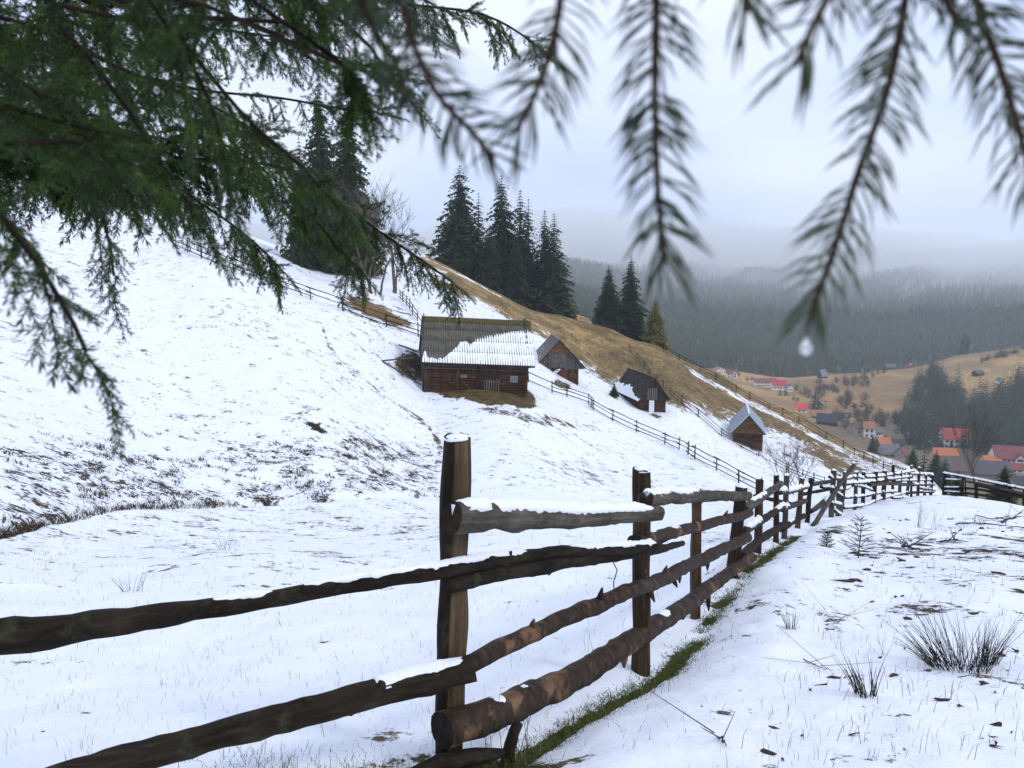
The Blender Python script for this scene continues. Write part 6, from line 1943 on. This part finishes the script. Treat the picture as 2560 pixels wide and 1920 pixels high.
def needles_on(path, rng, per_cm, ln, rad, ang=(.7, 1.15), flat=0.0, lay=None, V=None, T=None, face=False):
    """needles round a stem; path = list of Vector"""
    p = np.array([tuple(q) for q in path]); seg = np.linalg.norm(np.diff(p, axis=0), axis=1); cum = np.concatenate([[0], np.cumsum(seg)]); L_ = cum[-1]
    n = int(L_ * 100 * per_cm)
    if n < 1: return
    s = np.sort(rng.random(n)) * L_
    c = np.stack([np.interp(s, cum, p[:, k]) for k in range(3)], -1)
    s2 = np.minimum(s + .004, L_); s1 = np.maximum(s2 - .008, 0)
    t = np.stack([np.interp(s2, cum, p[:, k]) - np.interp(s1, cum, p[:, k]) for k in range(3)], -1); t /= np.linalg.norm(t, axis=1)[:, None] + 1e-9
    ref = np.broadcast_to(np.array([[0, 1.0, 0]]), t.shape) if face else np.where(np.abs(t[:, 2:3]) < .9, np.array([[0, 0, 1.0]]), np.array([[0, 1.0, 0]])); u = np.cross(t, ref); u /= np.linalg.norm(u, axis=1)[:, None] + 1e-9; w = np.cross(t, u)
    ph = rng.uniform(0, 2 * math.pi, n)
    if lay is not None:                                        # mostly spread to the two sides
        sgn = np.where(rng.random(n) < .5, 0, math.pi); ph = np.where(rng.random(n) < lay, sgn + rng.normal(0, .55, n), ph)
    al = rng.uniform(ang[0], ang[1], n) * np.where(s > L_ - .012, .55, 1)
    d = t * np.cos(al)[:, None] + (u * np.cos(ph)[:, None] + w * np.sin(ph)[:, None]) * np.sin(al)[:, None]
    l = ln * rng.uniform(.72, 1.12, n)
    b1 = np.cross(d, t); b1 /= np.linalg.norm(b1, axis=1)[:, None] + 1e-9; b2 = np.cross(d, b1)
    r = rad * rng.uniform(.8, 1.2, n)
    mid = c + d * (l * .55)[:, None]; tip = c + (d + t * .18) / np.linalg.norm(d + t * .18, axis=1)[:, None] * l[:, None]
    quad = []
    for k in range(3):
        a = 2 * math.pi * k / 3; o = (b1 * math.cos(a) + b2 * math.sin(a)) * r[:, None]
        quad.append(c + o * .6)
    for k in range(3):
        a = 2 * math.pi * k / 3; o = (b1 * math.cos(a) + b2 * math.sin(a)) * r[:, None]
        quad.append(mid + o)
    quad.append(tip)
    blk = np.stack(quad, 1).reshape(-1, 3); i0 = sum(len(x) for x in V); i = i0 + np.arange(n) * 7
    tr = []
    for k in range(3):
        k2 = (k + 1) % 3
        tr += [np.stack([i + k, i + k2, i + 3 + k2], -1), np.stack([i + k, i + 3 + k2, i + 3 + k], -1), np.stack([i + 3 + k, i + 3 + k2, i + 6], -1)]
    V.append(blk); T.append(np.vstack(tr))


def spray_mesh(seed, L_=.22, per=6.5, ln=.0165, rad=.0010, tert=.027):
    rng = np.random.default_rng(seed); V, T = [], []; st = MB()
    ax = [Vector((L_ * s, .010 * math.sin(s * 5 + seed), -.03 * s * s)) for s in np.linspace(0, 1, 9)]
    st.tube(ax, [.0022 * (1 - .7 * s) for s in np.linspace(0, 1, 9)], 5, cap=False)
    needles_on(ax, rng, per, ln, rad, ang=(.75, 1.1), lay=.55, V=V, T=T)
    n = int(L_ / tert); sg = 1
    for k in range(n):
        s = .10 + .86 * (k + rng.uniform(-.3, .3)) / n; sg = -sg
        base = ax[min(int(s * 8), 8)]; tl = L_ * (.16 + .30 * (1 - s) * min(1, s * 5)) * rng.uniform(.7, 1.2)
        a = rng.uniform(.6, .95) * sg; d0 = Vector((math.cos(a), math.sin(a), rng.uniform(-.35, .25)))
        pts = [base + d0 * tl * q + Vector((.18 * tl * q * q, 0, -.22 * tl * q * q)) for q in (0, .35, .7, 1)]
        st.tube(pts, [.0013, .0011, .0009, .0006], 4, cap=False)
        needles_on(pts, rng, per, ln, rad, ang=(.75, 1.1), lay=.55, V=V, T=T)
        if tl > .055 and rng.random() < .8:
            for q_ in (1, 2):
                sb = pts[q_]; a2 = a + rng.choice([-1, 1]) * .8; d2 = Vector((math.cos(a2), math.sin(a2), rng.uniform(-.3, .1))); t2 = tl * .45
                p2 = [sb, sb + d2 * t2 * .5, sb + d2 * t2 + Vector((0, 0, -.1 * t2))]; st.tube(p2, .0008, 3, cap=False); needles_on(p2, rng, per, ln, rad, V=V, T=T)
    nv = np.vstack(V); nt = np.vstack(T); k0 = len(nv)
    sv = np.array(st.v); V_ = np.vstack([nv, sv]); Q = np.array(st.f) + k0
    me = np_mesh('spray', V_, Q, nt, [M_NEED, M_STEM])
    mi = np.zeros(len(me.polygons), np.int32); mi[:len(Q)] = 1; me.polygons.foreach_set('material_index', mi)
    return me


SPRAY = [spray_mesh(100 + k, L_=[.20, .24, .17, .22, .26][k]) for k in range(5)]
SPRAY_F = [spray_mesh(200 + k, L_=.15, per=10, ln=.017, rad=.0008, tert=.022) for k in range(2)]

tg = Vector((-2.6, -0.9, 0)); tg.z = hz(tg.x, tg.y)
SPT = empty('spruce_tree', tg, 'big spruce whose dark green wet boughs hang across the top of the view', 'tree')
b = MB(); b.tube([tg + Vector((0, 0, z)) for z in (-.3, .3, 1.5, 3, 6, 11)], [.30, .23, .20, .18, .13, .02], 14, rough=.1); b.build('trunk', M_TRUNK, SPT, smooth=True)
TRB = tg + Vector((0, 0, 2.6))
_up = Vector((0, 0, 1))


def orient(p, d, roll):
    x = d.normalized(); r = _up if abs(x.z) < .97 else Vector((0, 1, 0)); y = r.cross(x).normalized(); z = x.cross(y)
    return Matrix.Translation(p) @ Matrix((x, y, z)).transposed().to_4x4() @ Matrix.Rotation(roll, 4, 'X')


def bough(pts, label, seed, spacing=.045, sprays=None, sc=(.7, 1.1), droop=1.0, r0=.010, t0=.0, root=True, snow=(), drops=0, fwd=.55, side=.45, start=0.0, tipspray=True):
    rnd = random.Random(seed); sprays = sprays or SPRAY
    w = [tuple(P(*p)) for p in pts]
    if root: w = [tuple(TRB + Vector((.15, .1, rnd.uniform(-.3, .9))))] + w
    n = 110; path = [Vector(p) for p in catmull(w, n)]
    b = MB(); b.tube(path, [r0 * (1.6 if root and i < 8 else 1) * (1 - .86 * i / n) * .8 + .0010 for i in range(n)], 7, rough=.15, seed=seed)
    o = b.build('bough', M_LIMB, SPT, smooth=True); o['label'] = label
    cum = [0]
    for i in range(n - 1): cum.append(cum[-1] + (path[i + 1] - path[i]).length)
    s = cum[-1] * start; k = 0
    while s < cum[-1]:
        i = min(int(np.searchsorted(cum, s)), n - 1); p = path[i]
        pc = proj(np.array(p.x), np.array(p.y), np.array(p.z))
        vis = p.y > .05 and -700 < pc[0] < 3200 and -1200 < pc[1] < 1300
        if vis:
            tgt = (path[min(i + 1, n - 1)] - path[max(i - 1, 0)]).normalized(); sd = tgt.cross(_up).normalized()
            k += 1; sg = 1 if k % 2 else -1
            d = -_up * (droop * rnd.uniform(.6, 1.3) if rnd.random() > .34 else rnd.uniform(-.35, .3)) + tgt * fwd * rnd.uniform(.3, 1.4) + sd * sg * side * rnd.uniform(.2, 1.3)
            q = rnd.uniform(*sc) * (1 - .45 * max(0, (s / cum[-1] - .75) * 4)) 
            part('spray', sprays[rnd.randrange(len(sprays))], o, orient(p, d, rnd.uniform(-.7, .7)) @ Matrix.Scale(q, 4))
        s += spacing * rnd.uniform(.6, 1.4)
    if tipspray:
        d = path[-1] - path[-4]; part('spray', sprays[0], o, orient(path[-1], d, 0) @ Matrix.Scale(.42, 4))
        part('spray', sprays[1 % len(sprays)], o, orient(path[-5], d - _up * .02, .6) @ Matrix.Scale(.5, 4))
    pxs = [float(proj(np.array(p.x), np.array(p.y), np.array(p.z))[0]) if p.y > .3 else -9e9 for p in path]
    for xa, xb, th, wd in snow:
        i0 = int(np.argmin(np.abs(np.array(pxs) - xa))); i1 = max(i0 + 1, int(np.argmin(np.abs(np.array(pxs) - xb))))
        pth = [(*(path[0] * 0 + path[i0] * (1 - u) + path[min(i1, n - 1)] * u + (path[int(i0 + (i1 - i0) * u)] - (path[i0] * (1 - u) + path[min(i1, n - 1)] * u))), wd) for u in np.linspace(0, 1, 9)]
        snow_on(o, pth, 0, 1, th, seed, 1.0, 'snow_clump')
    for q in range(drops):
        i = rnd.randrange(n // 3, n); p = path[i] + Vector((rnd.uniform(-.06, .06), rnd.uniform(-.03, .03), -rnd.uniform(.0, .13)))
        bm = bmesh.new(); bmesh.ops.create_uvsphere(bm, u_segments=10, v_segments=8, radius=rnd.uniform(.0016, .0028)); me = bpy.data.meshes.new('water_drop'); bm.to_mesh(me); bm.free()
        for f_ in me.polygons: f_.use_smooth = True
        me.materials.append(M_DROP); part('water_drop', me, o, Matrix.Translation(p) @ Matrix.Diagonal((1, 1, 1.35, 1)))
    return o


# long boughs about two metres off, in focus
bough([(-500, 250, 1.3), (0, 330, 1.6), (400, 390, 1.75), (690, 415, 1.85), (820, 490, 1.9), (985, 603, 1.95), (1090, 675, 2.0), (1130, 705, 2.02)], 'long snow-tipped bough reaching towards the barn roof', 1, .0160, sc=(.55, .95), droop=1.1, r0=.013, snow=[(1000, 1050, .022, .016), (1070, 1118, .022, .013), (945, 965, .012, .010)])
bough([(-500, 60, 1.3), (200, 160, 1.6), (480, 222, 1.7), (700, 245, 1.8), (850, 272, 1.85), (930, 280, 1.87)], 'thin bough ending in front of the twin tall spruces', 2, 0.0253, sc=(.4, .7))
bough([(100, -350, 1.4), (600, -90, 1.6), (950, 0, 1.7), (1180, 30, 1.75), (1280, 70, 1.8), (1335, 112, 1.8)], 'bough along the top edge, its tip against the sky', 3, .0170, sc=(.45, .8), droop=1.1)
bough([(-500, 330, 1.5), (0, 360, 1.65), (230, 400, 1.7), (380, 450, 1.75), (450, 500, 1.8)], 'low bough hanging over the left snow slope', 4, .0180, sc=(.5, .9))
bough([(-300, 250, 1.5), (300, 400, 1.6), (520, 520, 1.65), (640, 610, 1.7), (690, 660, 1.72)], 'bough whose twigs hang in front of the left fence', 5, .0150, sc=(.55, .95))
bough([(-100, 220, 1.6), (500, 340, 1.7), (700, 460, 1.8), (830, 600, 1.85), (905, 680, 1.9)], 'bough hanging in front of the bare trees', 6, .0150, sc=(.55, .95))
bough([(-500, -150, 1.3), (200, -80, 1.5), (600, -60, 1.6), (950, -40, 1.7), (1080, 10, 1.7)], 'topmost bough along the upper left edge', 7, 0.0222, sc=(.6, .95), droop=1.2)
bough([(-500, -20, 1.7), (200, 40, 1.95), (600, 80, 2.1), (760, 110, 2.15), (860, 150, 2.2)], 'bough behind the topmost one, near the dark tall spruces', 8, 0.0253, sc=(.5, .85), droop=1.1)
bough([(-500, 130, 2.0), (150, 230, 2.3), (520, 310, 2.4), (700, 370, 2.5), (760, 410, 2.5)], 'shaded inner bough behind the thin bough', 9, 0.0269, sc=(.7, 1.1))
bough([(-500, 240, 2.0), (100, 290, 2.3), (380, 340, 2.4), (520, 380, 2.45)], 'shaded inner bough above the left snow slope', 10, 0.0269, sc=(.7, 1.1))
bough([(-600, 40, 1.9), (-100, 130, 2.2), (250, 170, 2.3), (450, 210, 2.3)], 'shaded inner bough at the upper left', 17, 0.0269, sc=(.7, 1.1))
# nearer boughs, out of focus
bough([(-300, -250, .7), (100, 20, .75), (280, 220, .78), (400, 400, .80), (480, 520, .82)], 'blurred near bough slanting down through the upper left', 11, 0.0222, sc=(.38, .62), r0=.007, drops=16, droop=.7, fwd=.8)
bough([(100, -300, .7), (420, 60, .75), (620, 300, .80), (760, 420, .82), (800, 470, .82)], 'blurred near bough pointing at the twin tall spruces', 12, 0.0222, sc=(.36, .55), r0=.007, drops=16, droop=.6, fwd=.9)
bough([(300, -350, .75), (700, -60, .78), (900, 90, .80), (960, 170, .82)], 'blurred near bough hanging from the top edge', 13, 0.0238, sc=(.36, .5), r0=.006, drops=9, droop=.9)
bough([(-500, 150, .62), (-150, 380, .60), (20, 560, .60), (120, 700, .60), (190, 820, .60), (215, 880, .60)], 'blurred near bough drooping at the left edge', 14, 0.0206, sc=(.35, .5), r0=.006, drops=8, droop=.5, fwd=1.0, side=.8)
bough([(-400, 0, .8), (0, 170, .85), (200, 330, .88), (330, 470, .9)], 'second blurred bough deep in the upper left foliage', 15, 0.0222, sc=(.4, .6), r0=.007, drops=12)
bough([(-200, 200, 1.0), (150, 380, 1.05), (250, 520, 1.05), (285, 690, 1.05)], 'soft drooping twig over the left snow slope', 16, 0.0317, sc=(.35, .5), r0=.005, drops=3, droop=.8, fwd=1.2)


bough([(-400, -60, .95), (60, 60, 1.0), (300, 170, 1.05), (520, 260, 1.1), (640, 330, 1.1)], 'half-soft bough through the middle of the upper left foliage', 18, .022, sc=(.45, .7), r0=.008, drops=8)
bough([(-300, -260, 1.0), (200, -120, 1.1), (480, 0, 1.15), (700, 90, 1.2), (780, 150, 1.2)], 'half-soft bough below the topmost bough', 20, .022, sc=(.45, .7), r0=.008, drops=6)
bough([(200, -300, .6), (330, -60, .62), (470, 140, .66), (540, 300, .68), (560, 400, .68)], 'very soft near bough in the thick of the foliage', 22, .020, sc=(.35, .5), r0=.006, drops=10, droop=.8)


def twig(pts, label, seed, per=11, ln=.0212, rad=.00058, limb=True, drop=True, sprigs=()):
    """single hanging shoot close to the lens, every needle built"""
    rng = np.random.default_rng(seed); w = [P(*p) for p in pts]
    path = [Vector(p) for p in catmull([tuple(q) for q in w], 26)]
    b = MB(); b.tube(path, [.0017 * (1 - .45 * i / 26) for i in range(26)], 7, rough=.2, seed=seed)
    o = b.build('shoot', M_STEM, SPT, smooth=True); o['label'] = label
    V, T = [], []; needles_on(path, rng, per * 1.15, ln, rad, ang=(.80, 1.15), lay=.72, V=V, T=T, face=True)
    part('needles', np_mesh('needles', np.vstack(V), None, np.vstack(T), [M_NEEDF], True), o, I4)
    if drop:
        p = path[-1] + Vector((0, 0, -.006)); bm = bmesh.new(); bmesh.ops.create_uvsphere(bm, u_segments=16, v_segments=12, radius=.0021)
        for v_ in bm.verts:
            if v_.co.z > 0: v_.co.x *= 1 - v_.co.z / .0030; v_.co.y *= 1 - v_.co.z / .0030; v_.co.z *= 1.9
        me = bpy.data.meshes.new('water_drop'); bm.to_mesh(me); bm.free()
        for f_ in me.polygons: f_.use_smooth = True
        me.materials.append(M_DROP); part('water_drop', me, o, Matrix.Translation(p + Vector((-.0012, 0, -.0065))))
    return o


# the limb just above the frame that carries the near shoots
lp = [TRB + Vector((.2, .1, -.6)), Vector((-1.2, .1, EYE + .62)), Vector((-.4, .22, EYE + .30)), Vector((.0, .25, EYE + .18)), Vector((.15, .26, EYE + .15)), Vector((.30, .27, EYE + .13))]
b = MB(); b.tube([Vector(p) for p in catmull([tuple(p) for p in lp], 40)], [.012 * (1 - .8 * i / 40) + .002 for i in range(40)], 8, rough=.15); _l = b.build('bough', M_LIMB, SPT, smooth=True); _l['label'] = 'limb above the view that carries the blurred shoots'
twig([(1625, -420, 0.278), (1640, -60, 0.270), (1638, 200, 0.265), (1642, 420, 0.265), (1652, 560, 0.265), (1662, 660, 0.265)], 'straight blurred shoot hanging above the yellow-green conifer', 31, 12, drop=False)
twig([(2330, -420, 0.278), (2270, -40, 0.265), (2225, 200, 0.262), (2150, 420, 0.262), (2080, 640, 0.262), (2030, 780, 0.262)], 'long blurred shoot slanting down to its water drop over the valley', 32, 12)
twig([(2380, -380, 0.278), (2430, -40, 0.270), (2500, 170, 0.270), (2560, 370, 0.270), (2590, 500, 0.270)], 'blurred shoot hanging down the right edge', 33, 12, drop=False)
twig([(2150, -300, 0.262), (2090, -60, 0.243), (2035, 60, 0.239), (1988, 165, 0.239)], 'very soft short shoot in the sky left of the long slanting shoot', 34, 8, drop=False)
twig([(1840, -300, 0.262), (1850, -80, 0.246), (1875, 30, 0.246)], 'short soft shoot at the top edge between two long shoots', 35, 9, drop=False)
twig([(2330, -300, 0.270), (2345, -60, 0.262), (2400, 70, 0.262)], 'short soft shoot beside the right edge shoot', 36, 8, drop=False)
twig([(1420, -330, 0.278), (1405, -60, 0.265), (1385, 90, 0.262), (1335, 240, 0.262), (1288, 330, 0.262)], 'soft shoot slanting left over the ridge spruces', 37, 11, drop=False)
twig([(960, -240, 0.308), (1020, 60, 0.286), (1090, 230, 0.278), (1180, 330, 0.278), (1235, 400, 0.278)], 'soft shoot curving right above the tallest ridge spruce', 38, 12, drop=False)
twig([(820, -200, 0.324), (930, 60, 0.308), (990, 160, 0.300), (1010, 260, 0.292)], 'dark soft shoot tangled at the top centre', 40, 10, drop=False)
